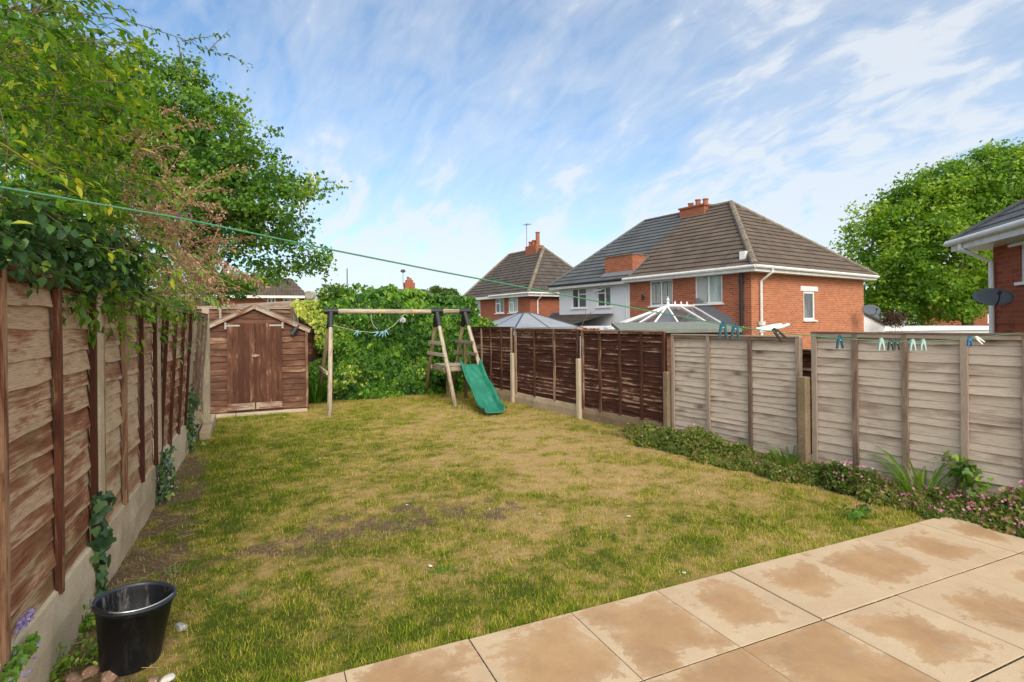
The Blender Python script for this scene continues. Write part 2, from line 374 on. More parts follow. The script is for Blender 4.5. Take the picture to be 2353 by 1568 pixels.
M['grey_ridge'] = plain('grey_ridge_tile', (.09, .095, .10), .8, dirt=.3)
def glass(name, a=(.03, .035, .04), b=(.16, .18, .18), sc=2.2):
    def f(n):
        c = n.ramp(n.noise(n.map(n.obj(), scale=(1, 1, .25)), sc, 3), [(.35, a), (.65, b)])
        return princ(n, c, .06, spec=.6)
    return material(name, f)
M['glass'] = glass('window_glass'); M['glass_pale'] = glass('curtained_window_glass', (.20, .25, .24), (.42, .47, .45), 3.)
M['con_glass'] = glass('conservatory_glass', (.06, .055, .06), (.13, .13, .15), 1.)
M['blind'] = plain('slatted_blind', (.42, .43, .40), .7)
M['rope_green'] = plain('green_washing_line_cord', (.02, .24, .11), .6, dirt=.5, bscale=400, b=.8)
M['rope_yellow'] = plain('yellow_cord', (.52, .43, .03), .6, bscale=400, b=.8)
M['rope_pale'] = plain('pale_rope', (.42, .38, .28), .85, bscale=300, b=.8)
M['teal'] = plain('dark_teal_plastic', (.005, .07, .105), .4); M['blue_peg'] = plain('blue_plastic', (.006, .12, .27), .4)
M['pale_peg'] = plain('pale_green_plastic', (.33, .50, .46), .45); M['white_peg'] = plain('off_white_plastic', (.68, .70, .66), .5)
M['dark_peg'] = plain('dark_grey_green_plastic', (.03, .05, .045), .5); M['sky_peg'] = plain('light_blue_plastic', (.20, .42, .55), .45)
M['steel'] = plain('galvanised_steel', (.45, .48, .52), .3, metal=.9)
M['rag'] = plain('grey_cloth', (.40, .42, .45), .9, dirt=.3)
M['stone'] = concrete('grey_stone', (.30, .32, .31), (.48, .50, .48)); M['rubble'] = concrete('brown_rubble', (.19, .11, .075), (.36, .24, .17))
M['paper'] = plain('white_scrap', (.55, .53, .48), .8)
def slide_f(n):
    g = n.ramp(n.noise(n.map(n.obj(), scale=(3, .8, 1)), 4, 9, .72), [(.35, 0.), (.7, .8)])
    return princ(n, n.mix(g, (.004, .135, .075), (.045, .27, .18)), n.math('ADD', n.math('MULTIPLY', g, .3), .32), spec=.5)
M['slide'] = material('green_slide_plastic', slide_f)
def bucket_f(n):
    o = n.obj()
    st = n.ramp(n.noise(n.map(o, scale=(6, 6, 1.4)), 2.6, 7, .72, .6), [(.52, 0.), (.66, 1.)])
    sm = n.ramp(n.noise(o, 60, 3), [(.66, 0.), (.74, .8)])
    c = n.mix(n.math('MULTIPLY', st, n.math('MULTIPLY', n.attr('tone'), .55)), (.007, .008, .011), (.34, .33, .31))
    c = n.mix(n.math('MULTIPLY', sm, .25), c, (.2, .16, .11))
    return princ(n, c, .5, spec=.35)
M['bucket'] = material('black_bucket_rubber', bucket_f)
M['bark'] = material('grey_brown_bark', lambda n: princ(n, n.ramp(n.noise(n.map(n.obj(), scale=(1, 1, .3)), 9, 6), [(.3, (.07, .05, .035)), (.7, (.21, .17, .13))]), .9, n.bump(n.noise(n.map(n.obj(), scale=(1, 1, .3)), 25, 6), .7, .01)))
M['stem'] = plain('brown_stem', (.11, .075, .045), .8); M['stem_green'] = plain('green_stem', (.12, .15, .05), .7); M['stem_dry'] = plain('dry_stem', (.34, .22, .14), .8)
g1, g2, g3, g4 = (.018, .055, .008), (.05, .13, .012), (.13, .24, .022), (.30, .36, .04)
M['leaf_maple'] = leafmat('maple_leaves', [(0., (.035, .10, .014)), (.35, (.085, .20, .024)), (.7, (.18, .32, .035)), (.95, (.36, .42, .045))], .42)
M['leaf_tree'] = leafmat('lime_tree_leaves', [(0., (.05, .12, .012)), (.4, (.12, .25, .018)), (.75, (.24, .38, .028)), (1., (.38, .48, .05))], .42)
M['leaf_far'] = leafmat('far_tree_leaves', [(0., (.04, .085, .02)), (.6, (.10, .17, .03)), (1., (.2, .26, .06))], .3)
M['leaf_ivy'] = leafmat('ivy_leaves', [(0., (.010, .045, .005)), (.35, (.035, .12, .009)), (.7, (.10, .235, .016)), (1., (.24, .38, .035))], .2, .5, spec=.25)
M['leaf_dark'] = leafmat('dark_shrub_leaves', [(0., (.015, .045, .015)), (.45, (.04, .10, .025)), (.8, (.10, .20, .04)), (1., (.33, .38, .04))], .25, .4)
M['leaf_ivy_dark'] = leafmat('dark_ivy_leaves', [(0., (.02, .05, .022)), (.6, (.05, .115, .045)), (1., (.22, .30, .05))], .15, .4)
M['leaf_varieg'] = leafmat('yellow_variegated_ivy_leaves', [(0., (.10, .2, .015)), (.5, (.33, .39, .04)), (1., (.62, .62, .16))], .25, .4)
M['leaf_jas'] = leafmat('jasmine_leaves', [(0., (.025, .075, .014)), (.35, (.075, .19, .020)), (.65, (.19, .33, .025)), (.85, (.40, .45, .035)), (1., (.56, .48, .035))], .45)
M['leaf_budd'] = leafmat('buddleia_leaves', [(0., (.08, .15, .03)), (.5, (.20, .32, .06)), (1., (.38, .48, .14))], .4)
M['panicle'] = leafmat('dried_flower_heads', [(0., (.26, .14, .10)), (.5, (.50, .30, .23)), (1., (.60, .46, .27))], .25, .8)
M['purple'] = leafmat('purple_flowers', [(0., (.16, .02, .22)), (1., (.36, .07, .46))], .3, .7)
M['lilac'] = leafmat('lilac_flowers', [(0., (.22, .18, .50)), (1., (.48, .42, .75))], .3, .7)
M['pink'] = leafmat('pink_flowers', [(0., (.45, .09, .25)), (.6, (.68, .24, .42)), (1., (.80, .55, .64))], .3, .7)
M['yellow'] = leafmat('yellow_flowers', [(0., (.65, .42, .01)), (1., (.85, .65, .02))], .3, .7)
M['leaf_ger'] = leafmat('geranium_leaves', [(0., (.03, .075, .012)), (.35, (.09, .155, .024)), (.7, (.22, .25, .05)), (1., (.38, .24, .10))], .35, .6)
M['leaf_weed'] = leafmat('weed_leaves', [(0., (.05, .13, .015)), (.5, (.13, .26, .03)), (1., (.36, .42, .05))], .35)
M['leaf_red'] = leafmat('reddish_leaves', [(0., (.25, .05, .03)), (1., (.45, .16, .07))], .3)
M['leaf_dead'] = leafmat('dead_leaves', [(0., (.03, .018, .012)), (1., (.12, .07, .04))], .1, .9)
M['grass'] = leafmat('grass_blades', [(0., (.12, .19, .014)), (.2, (.25, .31, .020)), (.4, (.41, .41, .035)), (.58, (.50, .41, .10)), (.8, (.56, .41, .19)), (1., (.62, .46, .27))], .3, .8, spec=.1)
# ------------------------------------------------------------------ ground, lawn, patio
def vnoise(x, y, sc, seed):
    r_ = np.random.default_rng(seed); g = r_.random((256, 256)); x = x*sc+50; y = y*sc+50
    xi = np.floor(x).astype(int); yi = np.floor(y).astype(int); fx = x-xi; fy = y-yi; fx = fx*fx*(3-2*fx); fy = fy*fy*(3-2*fy)
    a = g[xi % 256, yi % 256]; b = g[(xi+1) % 256, yi % 256]; c = g[xi % 256, (yi+1) % 256]; d = g[(xi+1) % 256, (yi+1) % 256]
    return (a*(1-fx)+b*fx)*(1-fy)+(c*(1-fx)+d*fx)*fy
def fbm(x, y, sc, seed, oc=4):
    t = 0; amp = .5; tot = 0
    for i in range(oc): t = t+amp*vnoise(x, y, sc*2**i, seed+i); tot += amp; amp *= .55
    return t/tot
def bump2(x, y, px, py, rx, ry):
    p = G(px, py); return np.exp(-(((x-p.x)/rx)**2+((y-p.y)/ry)**2))
def lawn_maps(x, y):
    n1 = fbm(x, y, 1.1, 3, 5); n2 = fbm(x, y, 4.5, 21, 3)
    n3 = fbm(x, y, 13., 41, 3)
    dry = .52+(n1-.5)*.62+(n2-.5)*.80+(n3-.5)*.80
    dry = dry+.20*bump2(x, y, 1330, 1050, 1.6, 3.0)+.10*bump2(x, y, 1350, 1230, 1.1, .7)+.18*bump2(x, y, 1150, 990, 1.6, 1.6)
    dry = dry-.10*np.exp(-((x+.2)/.9)**2)-.18*bump2(x, y, 760, 1420, 1.4, .75)-.22*bump2(x, y, 500, 1190, .6, .9)-.16*bump2(x, y, 640, 1010, .8, 1.5)-.16*bump2(x, y, 1500, 1230, .8, .6)
    dry = dry-.14*bump2(x, y, 1750, 1180, .9, .7)-.15*bump2(x, y, 1150, 1350, .9, .35)-.15*bump2(x, y, 520, 1000, .4, 1.5)
    soil = .58*bump2(x, y, 800, 1215, .85, .45)+.50*bump2(x, y, 1000, 1160, .9, .6)+.46*bump2(x, y, 1180, 1165, .5, .3)+.5*bump2(x, y, 640, 1265, .5, .3)
    soil = soil*(.05+1.9*fbm(x, y, 7.5, 177, 3))
    soil = soil+1.4*np.exp(-((x+.86)/.34)**2)*np.clip((9-y)/2.5, 0, 1)+.25*bump2(x, y, 1120, 950, .5, .5)
    xf = 4.65+(10.4-y)*.11
    bed = np.clip((x-(xf-.62))/.15, 0, 1)*(y < 6.9); soil = soil+bed*1.3
    soil = soil*(.55+.9*fbm(x, y, 2.7, 77, 4))
    soil = np.clip((soil-.34)*1.9, 0, 1)*np.clip(-.35+2.4*fbm(x, y, 7., 301, 3), 0, 1)
    return dry, soil
LAWN_Z = -.03
def gz(x, y):
    return LAWN_Z + .022*(fbm(x, y, 1.0, 55, 3)-.5)
def _axis(parts):
    a = []
    for s_, e_, st in parts: a += list(np.arange(s_, e_, st))
    return np.array(a)
def grid_mesh(name, xs, ys, zf, mat, attrs=None):
    X, Y = np.meshgrid(xs, ys, indexing='ij'); Z = zf(X, Y); nx, ny = X.shape
    co = np.stack([X, Y, Z], -1).reshape(-1, 3)
    i = np.arange(nx-1)[:, None]*ny+np.arange(ny-1)[None, :]; q = np.stack([i, i+ny, i+ny+1, i+1], -1).reshape(-1, 4)
    me = bpy.data.meshes.new(name); me.vertices.add(len(co)); me.vertices.foreach_set('co', co.ravel())
    me.loops.add(q.size); me.loops.foreach_set('vertex_index', q.ravel().astype(np.int32)); me.polygons.add(len(q))
    me.polygons.foreach_set('loop_start', (np.arange(len(q))*4).astype(np.int32)); me.polygons.foreach_set('loop_total', np.full(len(q), 4, np.int32))
    me.polygons.foreach_set('use_smooth', [True]*len(q)); me.update(calc_edges=True)
    for k, v in (attrs(X, Y) if attrs else {}).items():
        a = me.attributes.new(k, 'FLOAT', 'POINT'); a.data.foreach_set('value', v.ravel().astype(np.float32))
    me.materials.append(mat); o = bpy.data.objects.new(name, me); return link(o)
def ground_z(X, Y):
    o = np.maximum(np.maximum(X-6.2, Y-13.6), np.maximum(-3.0-X, -4-Y)); t = np.clip(o/5, 0, 1); return -.12-1.6*t*t*(3-2*t)
ax = np.concatenate([np.array([-900, -400, -150, -60, -30]), np.arange(-20, 45, 1.), np.array([60, 100, 200, 500, 900.])])
g_ = grid_mesh('ground', ax, ax, ground_z, material('rough_ground', lambda n: princ(n, n.ramp(n.noise(n.pos(), .8, 8, .7), [(.3, (.05, .075, .02)), (.7, (.13, .13, .05))]), .95)))
tag(g_, kind='structure')
def lawn_f(n):
    dry = n.attr('dry'); soil = n.attr('soil'); p = n.pos()
    d = n.math('ADD', dry, n.math('MULTIPLY', n.math('SUBTRACT', n.noise(p, 28, 5, .75), .5), 1.5))
    c = n.ramp(d, [(.12, (.06, .08, .012)), (.38, (.15, .145, .026)), (.62, (.27, .20, .065)), (.9, (.38, .27, .12))])
    sc_ = n.ramp(n.noise(p, 38, 6, .7), [(.32, (.055, .037, .022)), (.52, (.15, .105, .062)), (.75, (.30, .225, .145))])
    s2 = n.math('ADD', soil, n.math('MULTIPLY', n.math('SUBTRACT', n.noise(p, 30, 5, .7), .5), .8))
    c = n.mix(n.ramp(s2, [(.25, 0.), (.85, .95)]), c, sc_)
    return princ(n, c, .95, n.bump(n.noise(p, 70, 6, .75), .9, .015), spec=.1)
lawn = grid_mesh('lawn', np.arange(-1.02, 5.75, .035), np.arange(1.9, 13.0, .035), gz, material('lawn_soil_and_thatch', lawn_f),
                 lambda X, Y: dict(zip(('dry', 'soil'), lawn_maps(X, Y))))
tag(lawn, kind='structure')
# grass blades
def scatter_grass():
    P = []
    n = 430000
    x = rng.uniform(-.93, 5.5, n); y = 2.66+(rng.random(n)**1.45)*10.1
    d = np.hypot(x, y); dry, soil = lawn_maps(x, y)
    keep = rng.random(n) > soil*np.where(x > -.35, .66, .93)
    keep &= ~((x > -.98) & (x < .78) & (y > 11.1)); keep &= y < 12.55
    keep &= rng.random(n) < .60+.6*fbm(x, y, 9, 91, 2)
    x, y, dry, soil = x[keep], y[keep], dry[keep], soil[keep]; n = len(x)
    clump = fbm(x, y, 7, 131, 2)
    z = gz(x, y)-.004
    a = rng.uniform(0, 2*np.pi, n); lean = rng.uniform(.5, 3.2, n)
    D = np.stack([np.cos(a)*lean, np.sin(a)*lean, np.ones(n)], 1); N = np.stack([-np.cos(a), -np.sin(a), lean*.8], 1)
    sz = rng.uniform(.013, .030, n)*(.86+.07*d[keep])*(.55+1.0*clump)*(1.25-.45*np.clip(dry, 0, 1))
    tone = np.clip(dry*.92-.03+rng.normal(0, .28, n)+.35*(fbm(x, y, 24, 191, 2)-.5), 0, 1)
    o = leaf_mesh('grass', np.stack([x, y, z], 1), D, N, sz, tone, BLADE, M['grass'])
    tag(o, 'short patchy grass, green and dried to straw, growing on the lawn', 'grass', kind='stuff')
scatter_grass()
# patio: slabs on a 0.61 m grid, open joints between them
def slab_f(n):
    uv = n.uv(); p = n.pos(); tn = n.attr('tone')
    s_ = n.new('ShaderNodeSeparateXYZ'); n.put(s_.inputs[0], uv)
    ex = n.math('MINIMUM', s_.outputs[0], n.math('SUBTRACT', 1., s_.outputs[0])); ey = n.math('MINIMUM', s_.outputs[1], n.math('SUBTRACT', 1., s_.outputs[1]))
    e = n.math('MINIMUM', ex, ey)
    off = n.new('ShaderNodeCombineXYZ'); n.put(off.inputs[2], n.math('MULTIPLY', tn, 20.)); n.put(off.inputs[0], n.math('MULTIPLY', tn, 7.))
    pv = n.new('ShaderNodeVectorMath', operation='ADD'); n.put(pv.inputs[0], p); n.put(pv.inputs[1], off.outputs[0]); pv = pv.outputs[0]
    nn = n.noise(pv, 3.2, 9, .66, .3); jag = n.noise(n.map(pv, scale=(1, 1.6, 1)), 26, 5, .75)
    v = n.math('ADD', n.math('MULTIPLY', e, 1.7), n.math('MULTIPLY', n.math('SUBTRACT', nn, .5), 1.9))
    v = n.math('ADD', v, n.math('MULTIPLY', n.math('SUBTRACT', jag, .5), .55))
    v = n.math('ADD', v, n.math('MULTIPLY', n.math('SUBTRACT', tn, .5), .50))
    mk = n.ramp(v, [(.17, 0.), (.23, .62), (.5, 1.)])
    pale = n.ramp(n.noise(pv, 2.2, 8, .7), [(.3, (.43, .315, .20)), (.7, (.53, .41, .27))])
    ochre = n.ramp(n.noise(pv, 2.8, 8, .7), [(.25, (.26, .165, .093)), (.5, (.36, .22, .108)), (.72, (.44, .285, .145))])
    c = n.mix(n.math('MULTIPLY', mk, .95), pale, ochre)
    c = n.mix(n.ramp(n.noise(pv, 5.5, 6, .7), [(.62, 0.), (.70, .45)]), c, (.34, .27, .20))
    c = n.mix(n.ramp(n.noise(p, 210, 2, .7), [(.30, .55), (.42, 0.)]), c, (.20, .14, .08))
    c = n.mix(n.ramp(n.noise(p, 150, 2, .7), [(.68, 0.), (.76, .5)]), c, (.62, .52, .36))
    return princ(n, c, .8, n.bump(n.noise(p, 160, 5, .7), .35, .003), spec=.3)
M['slab'] = material('buff_paving_slab', slab_f)
pm_ = MB()
XJ = [-.30+.6075*i for i in range(-1, 9)]; XJ = [x for x in XJ]; XJ.append(5.06)
XJ = [-1.5, -.895, -.29, .32, .93, 1.528, 2.114, 2.70, 3.325, 3.965, 4.66, 5.06, 5.7]
YJ = [2.645, 2.007, 1.39, .775, .16, -.45, -1.06, -1.67]
for i in range(len(XJ)-1):
    for j in range(len(YJ)-1):
        if i == len(XJ)-2 and j == 0: continue
        wide = .0032 if (i+j) % 3 else .0045
        jx = lambda k: .004 if k % 3 == 1 else .002
        x0, x1, y0, y1 = XJ[i]+jx(i), XJ[i+1]-jx(i+1), YJ[j+1]+.0055, YJ[j]-(.0055 if j else 0)
        z = rnd.uniform(-.0025, .0015); t = rnd.random(); b = .0018
        if i == len(XJ)-2: y1 = min(y1, 2.1); x1 = 5.55
        c0 = [(x0, y0), (x1, y0), (x1, y1), (x0, y1)]; c1 = [(x0+b, y0+b), (x1-b, y0+b), (x1-b, y1-b), (x0+b, y1-b)]
        uvt = [(0.01, .01), (.99, .01), (.99, .99), (.01, .99)]
        pm_.poly([(*p, z) for p in c1], uvt, t)
        for k in range(4):
            k2 = (k+1) % 4
            pm_.poly([(*c0[k], z-b), (*c0[k2], z-b), (*c1[k2], z), (*c1[k], z)], [uvt[k], uvt[k2], uvt[k2], uvt[k]], t)
            pm_.poly([(*c0[k], -.09), (*c0[k2], -.09), (*c0[k2], z-b), (*c0[k], z-b)], [uvt[k], uvt[k2], uvt[k2], uvt[k]], t)
patio = pm_.build('patio', M['slab']); tag(patio, kind='structure')
jb = MB(); jb.box(-1.5, 5.6, -1.6, 2.635, -.10, -.006); jo = jb.build('patio_joint_bed', concrete('dirty_joint_sand', (.02, .016, .012), (.05, .038, .026))); tag(jo, kind='structure')

# ------------------------------------------------------------------ fences
def slats(mb, s0, s1, z0, z1, pitch, seed, wav=.012, segs=18, proud=.020, yb=0., lean=0., M4=None, lo=None):
    r_ = random.Random(seed); z = z0; k = 0
    n = max(1, round((z1-z0)/pitch)); ph = (z1-z0)/n
    zl = [z0+ph*i+(r_.uniform(-.012, .012) if 0 < i < n else 0) for i in range(n+1)]
    for i in range(n):
        a, b = zl[i], zl[i+1]+.03 if i < n-1 else zl[i+1]
        tone = r_.random(); p1, p2, f1, f2 = r_.uniform(0, 6), r_.uniform(0, 6), r_.uniform(2, 5), r_.uniform(7, 13)
        du, dv = r_.uniform(0, 9), float(r_.randint(0, 9))
        bow = r_.uniform(-.5, .5)*wav; pr = proud*r_.uniform(.75, 1.25)
        def lowz(s): return a+(0 if i == 0 else wav*(math.sin(f1*s+p1)*.6+math.sin(f2*s+p2)*.35)+bow)
        prev = None
        for q in range(segs+1):
            s = s0+(s1-s0)*q/segs; zl_ = lowz(s); yy = pr+.006*math.sin(f1*s*1.3+p2)
            ln = lambda zz_: lean*(zz_-z0)
            cur = [(s, yb-.004-ln(b), b), (s, yb-yy-ln(zl_), zl_), (s, yb-yy+.012-ln(zl_), zl_-.001)]
            if prev:
                s_ = prev[0][0]
                mb.poly([prev[1], cur[1], cur[0], prev[0]], [(s_+du, prev[1][2]-a+dv), (s+du, zl_-a+dv), (s+du, b-a+dv), (s_+du, b-a+dv)], tone)
                mb.poly([prev[2], cur[2], cur[1], prev[1]], [(s_+du, dv-.02), (s+du, dv-.02), (s+du, dv), (s_+du, dv)], tone)
            prev = cur
    # solid back so that nothing shows through the laps
    ln0, ln1 = 0, lean*(z1-z0)
    mb.poly([(s0, yb+.002, z0), (s0, yb+.002-ln1, z1), (s1, yb+.002-ln1, z1), (s1, yb+.002, z0)], None, .5)
    mb.poly([(s0, yb+.006, z0), (s1, yb+.006, z0), (s1, yb+.006-ln1, z1), (s0, yb+.006-ln1, z1)], None, .5)
def panel(parent, s0, s1, z0, z1, nb, mslat, mbat, seed, pitch=.105, lean=0., wav=.012, label=None, bw=.042, yb=0., rail=None):
    mb = MB(); slats(mb, s0, s1, z0, z1-.01, pitch, seed, wav, lean=lean, yb=yb)
    p = mb.build('fence_panel', mslat, parent)
    if label: p['label'] = label
    r_ = random.Random(seed+99)
    cs = [s0+bw/2]+[s0+(s1-s0)*(k+1)/(nb+1)+r_.uniform(-.02, .02) for k in range(nb)]+[s1-bw/2]
    for c in cs:
        b = MB(); t = r_.random(); n = 6; zb = z0-r_.uniform(0, .03)
        pts = [(c+r_.uniform(-.004, .004), yb-.040-lean*((zb+(z1-zb)*k/n)-z0), zb+(z1-.002-zb)*k/n) for k in range(n+1)]
        for k in range(n):
            (xa, ya, za), (xb, yb_, zb_) = pts[k], pts[k+1]; h = bw/2
            q = lambda x, y, z_: (x, y, z_)
            F_ = [(-h, -.012), (h, -.012), (h, .016), (-h, .016)]
            for m_ in range(4):
                u0, v0 = F_[m_]; u1, v1 = F_[(m_+1) % 4]
                b.poly([(xa+u0, ya+v0, za), (xa+u1, ya+v1, za), (xb+u1, yb_+v1, zb_), (xb+u0, yb_+v0, zb_)], [(za, m_*.05+t), (za, m_*.05+.045+t), (zb_, m_*.05+.045+t), (zb_, m_*.05+t)], t)
        b.poly([(pts[-1][0]+u, pts[-1][1]+v, pts[-1][2]) for u, v in F_], None, t)
        b.poly([(pts[0][0]+u, pts[0][1]+v, pts[0][2]) for u, v in reversed(F_)], None, t)
        b.build('batten', mbat, p)
    rb = MB(); ll = lean*(z1-z0); rb.box(s0-.002, s1+.002, yb-.057-ll, yb+.012-ll, z1, z1+.018, rnd.random()); rb.box(s0+bw+.001, s1-bw-.001, yb-.050-ll, yb-.024-ll, z1-.038, z1-.0005, rnd.random())
    rb.build('capping_rail', rail or mbat, p, bevel=.003)
    return p
def post(parent, s, w_, z1, mat, y0=-.06, y1=.045, name='concrete_post', z0=-.1, taper=False, lean=0.):
    b = MB(); b.box(s-w_/2, s+w_/2, y0, y1, z0, z1, rnd.random(), vert=True)
    o = b.build(name, mat, parent, bevel=.009 if 'concrete' in name else .004)
    return o
def gboard(parent, s0, s1, z1, mat, seed, y0=-.04, y1=.015):
    b = MB(); r_ = random.Random(seed); n = 14; p = []
    for k in range(n+1):
        s = s0+(s1-s0)*k/n; t = z1+r_.uniform(-.006, .004); p.append([(s, y0+r_.uniform(-.008, .006), -.12), (s, y0-.01+r_.uniform(-.008, .008), z1*.5), (s, y0+.004, t-.012), (s, y0+.018, t), (s, y1, t)])
    for k in range(n):
        for q in range(4): b.poly([p[k][q], p[k+1][q], p[k+1][q+1], p[k][q+1]])
    return b.build('gravel_board', mat, parent)
LF = thing('garden_fence', 'tall weathered red brown fence on concrete boards, left side of lawn', 'fence', (-.96, 0, 0), R(90))
panel(LF, 2.12, 3.985, .335, 1.83, 2, M['fence_left'], M['batten_left'], 1, .118)
panel(LF, 4.125, 5.99, .335, 1.825, 2, M['fence_left2'], M['batten_left'], 2, .112, rail=M['batten_grey'])
panel(LF, 6.19, 8.05, .36, 1.795, 2, M['fence_left'], M['batten_left'], 3, .11, lean=.05, rail=M['batten_grey'])
panel(LF, 8.25, 9.85, .36, 1.77, 2, M['fence_left2'], M['batten_grey'], 4, .11, lean=.07)
for s, zt in ((4.057, 1.86), (6.09, 1.87), (8.15, 1.80)): post(LF, s, .105, zt, M['concrete'])
post(LF, 9.95, .10, 1.89, M['post_wood'], name='timber_post', y0=-.16, y1=-.06)
gboard(LF, 2.05, 4.0, .335, M['concrete_pale'], 1); gboard(LF, 4.115, 6.03, .335, M['concrete'], 2); gboard(LF, 6.15, 8.09, .36, M['concrete_pale'], 3); gboard(LF, 8.21, 9.9, .36, M['concrete'], 4)
RA = math.atan2(-9.776, 1.076)
RFo = Vector((4.46, 12.126, 0))
def rf(s, y=0, z=0): return RFo+Vector((math.cos(RA)*s-math.sin(RA)*y, math.sin(RA)*s+math.cos(RA)*y, z))
BF = thing('garden_fence', 'dark brown lap panel fence with low concrete board, right behind the slide', 'fence', RFo, RA)
panel(BF, .0, 1.83, .19, 1.50, 3, M['fence_brown'], M['batten_brown'], 11, .070, wav=.008)
panel(BF, 1.96, 4.05, .19, 1.475, 2, M['fence_brown'], M['batten_brown'], 12, .075, wav=.010)
panel(BF, 4.16, 6.03, .17, 1.45, 3, M['fence_brown'], M['batten_brown'], 13, .072, wav=.012)
for s, zt in ((1.895, .98), (4.105, .98), (6.09, .90)): post(BF, s, .085, zt, M['concrete_pale'] if s < 5 else M['concrete_brown'], y0=-.10, y1=-.002)
for s, zt in ((1.895, 1.50), (4.105, 1.46)): post(BF, s, .07, zt, M['batten_brown'], y0=.0, y1=.05, name='timber_post')
gboard(BF, -.1, 1.85, .185, M['concrete'], 21); gboard(BF, 1.94, 4.06, .185, M['concrete'], 22); gboard(BF, 4.15, 6.05, .165, M['concrete_brown'], 23)
GF = thing('garden_fence', 'pale grey weathered lap panel fence behind the pink flower border', 'fence', rf(6.14), RA)
panel(GF, .02, 1.86, .06, 1.405, 2, M['fence_grey'], M['batten_grey'], 31, .068, wav=.006)
panel(GF, 1.99, 3.76, .06, 1.455, 3, M['fence_grey'], M['batten_grey'], 34, .080, wav=.006, bw=.05)
post(GF, 1.925, .095, .99, M['concrete_brown'], y0=-.13, y1=-.03)
post(GF, 3.80, .09, 1.575, M['post_wood'], name='timber_post', y0=-.05, y1=.04)
NF = thing('garden_fence', 'brown neighbouring fence glimpsed through the gap between the grey panels', 'fence', rf(7.75, .25), RA)
panel(NF, .0, .8, .1, 1.25, 1, M['fence_brown'], M['batten_brown'], 41, .10)
BK = thing('garden_fence', 'brown back fence rising behind the shed and the ivy', 'fence', (-1.3, 12.75, 0), 0)
panel(BK, 0, 1.85, .1, 1.98, 3, M['shed'], M['batten_grey'], 51, .12)
panel(BK, 1.93, 3.7, .1, 1.93, 3, M['shed'], M['batten_grey'], 52, .12)
panel(BK, 3.8, 5.75, .1, 1.9, 3, M['shed'], M['batten_grey'], 53, .12)
for s in (1.89, 3.75): post(BK, s, .075, 1.97, M['batten_grey'], y0=-.05, y1=.04, name='timber_post')

# ------------------------------------------------------------------ shed
SH = thing('garden_shed', 'small red brown timber shed with double doors and pitched roof, back left corner', 'shed', (-.14, 11.15, 0))
EZ, AZ, AX = 1.575, 1.955, -.03
def roofz(x): return EZ+(AZ-EZ)*(1-abs(x-AX)/(.88 if x > AX else .86))
def clad_front():
    b = MB(); n = 17; r_ = random.Random(5); z0 = .05; ph = .11
    z = z0; k = 0
    while z < AZ-.05:
        zt = min(z+ph+.02, AZ-.02); du, t = r_.uniform(0, 9), r_.random()
        zz_ = z
        if zz_ < EZ-.03: xa, xb = -.86, .86
        else:
            f = 1-(zz_-EZ)/(AZ-EZ); xa, xb = AX-.83*f, AX+.85*f
        if xb-xa < .05: break
        zt = min(zt, AZ)
        S = 22; prev = None; p1, f1 = r_.uniform(0, 6), r_.uniform(4, 9)
        for q in range(S+1):
            x = xa+(xb-xa)*q/S; zl = z+.005*math.sin(f1*x+p1)+r_.uniform(-.002, .002); cur = [(x, -.003, min(zt, roofz(x)-.005)), (x, -.024, zl), (x, -.010, zl)]
            if cur[0][2] < zl: cur[0] = (x, -.003, zl+.002)
            if prev:
                b.poly([prev[1], cur[1], cur[0], prev[0]], [(prev[1][0]+du, prev[1][2]), (x+du, zl), (x+du, cur[0][2]), (prev[0][0]+du, prev[0][2])], t)
                b.poly([prev[2], cur[2], cur[1], prev[1]], None, t)
            prev = cur
        z += ph*r_.uniform(.93, 1.06); k += 1
    b.poly([(-.86, .0, .03), (.86, .0, .03), (.86, .0, EZ), (AX, .0, AZ), (-.86, .0, EZ)])
    # side and back walls
    b.poly([(-.86, .0, .03), (-.86, 1.35, .03), (-.86, 1.35, EZ), (-.86, .0, EZ)]); b.poly([(.86, .0, .03), (.86, 1.35, .03), (.86, 1.35, EZ), (.86, .0, EZ)])
    b.poly([(-.86, 1.35, .03), (.86, 1.35, .03), (.86, 1.35, EZ), (AX, 1.35, AZ), (-.86, 1.35, EZ)])
    return b
clad_front().build('wall', M['shed'], SH)
for sgn in (-1, 1):
    b = MB(); b.beam((sgn*.862, -.027, .04), (sgn*.862, -.027, EZ-.01), .045, .045, rnd.random(), up=(0, 1, 0)); b.build('corner_trim', M['shed'], SH, bevel=.003)
for x0, x1, tone in ((-.478, -.028, .4), (-.018, .432, .6)):
    d = MB(); n = 5; wq = (x1-x0)/n
    for k in range(n): d.box(x0+k*wq+.001, x0+(k+1)*wq-.001, -.052, -.03, .065, 1.64, rnd.random()*.6+.2, vert=True)
    dr = d.build('door', M['shed_door'], SH, bevel=.002)
    l = MB(); l.box(x0+.004, x1-.004, -.064, -.053, .07, .19, rnd.random()); l.build('ledge_board', M['shed_trim'], dr, bevel=.002)
for x0, x1, xp in ((-.50, -.27, -.50), (.215, .445, .445)):
    hg = MB(); hg.box(min(x0, x1), max(x0, x1), -.058, -.053, 1.585, 1.612); hg.box(xp-.016, xp+.016, -.057, -.0525, 1.54, 1.66)
    hg.build('hinge', plain('dull_painted_hinge', (.42, .40, .37), .6, dirt=.5), SH)
lb = MB(); lb.box(-.075, .045, -.075, -.054, 1.035, 1.062); lb.box(-.03, .0, -.083, -.075, 1.02, 1.08); lb.build('latch', M['shed_trim'], SH, bevel=.003)
cv = MB(); cv.box(-.044, .0, -.062, -.0535, .2, 1.02, .2, vert=True); cv.build('cover_strip', M['shed_door'], SH, bevel=.002)
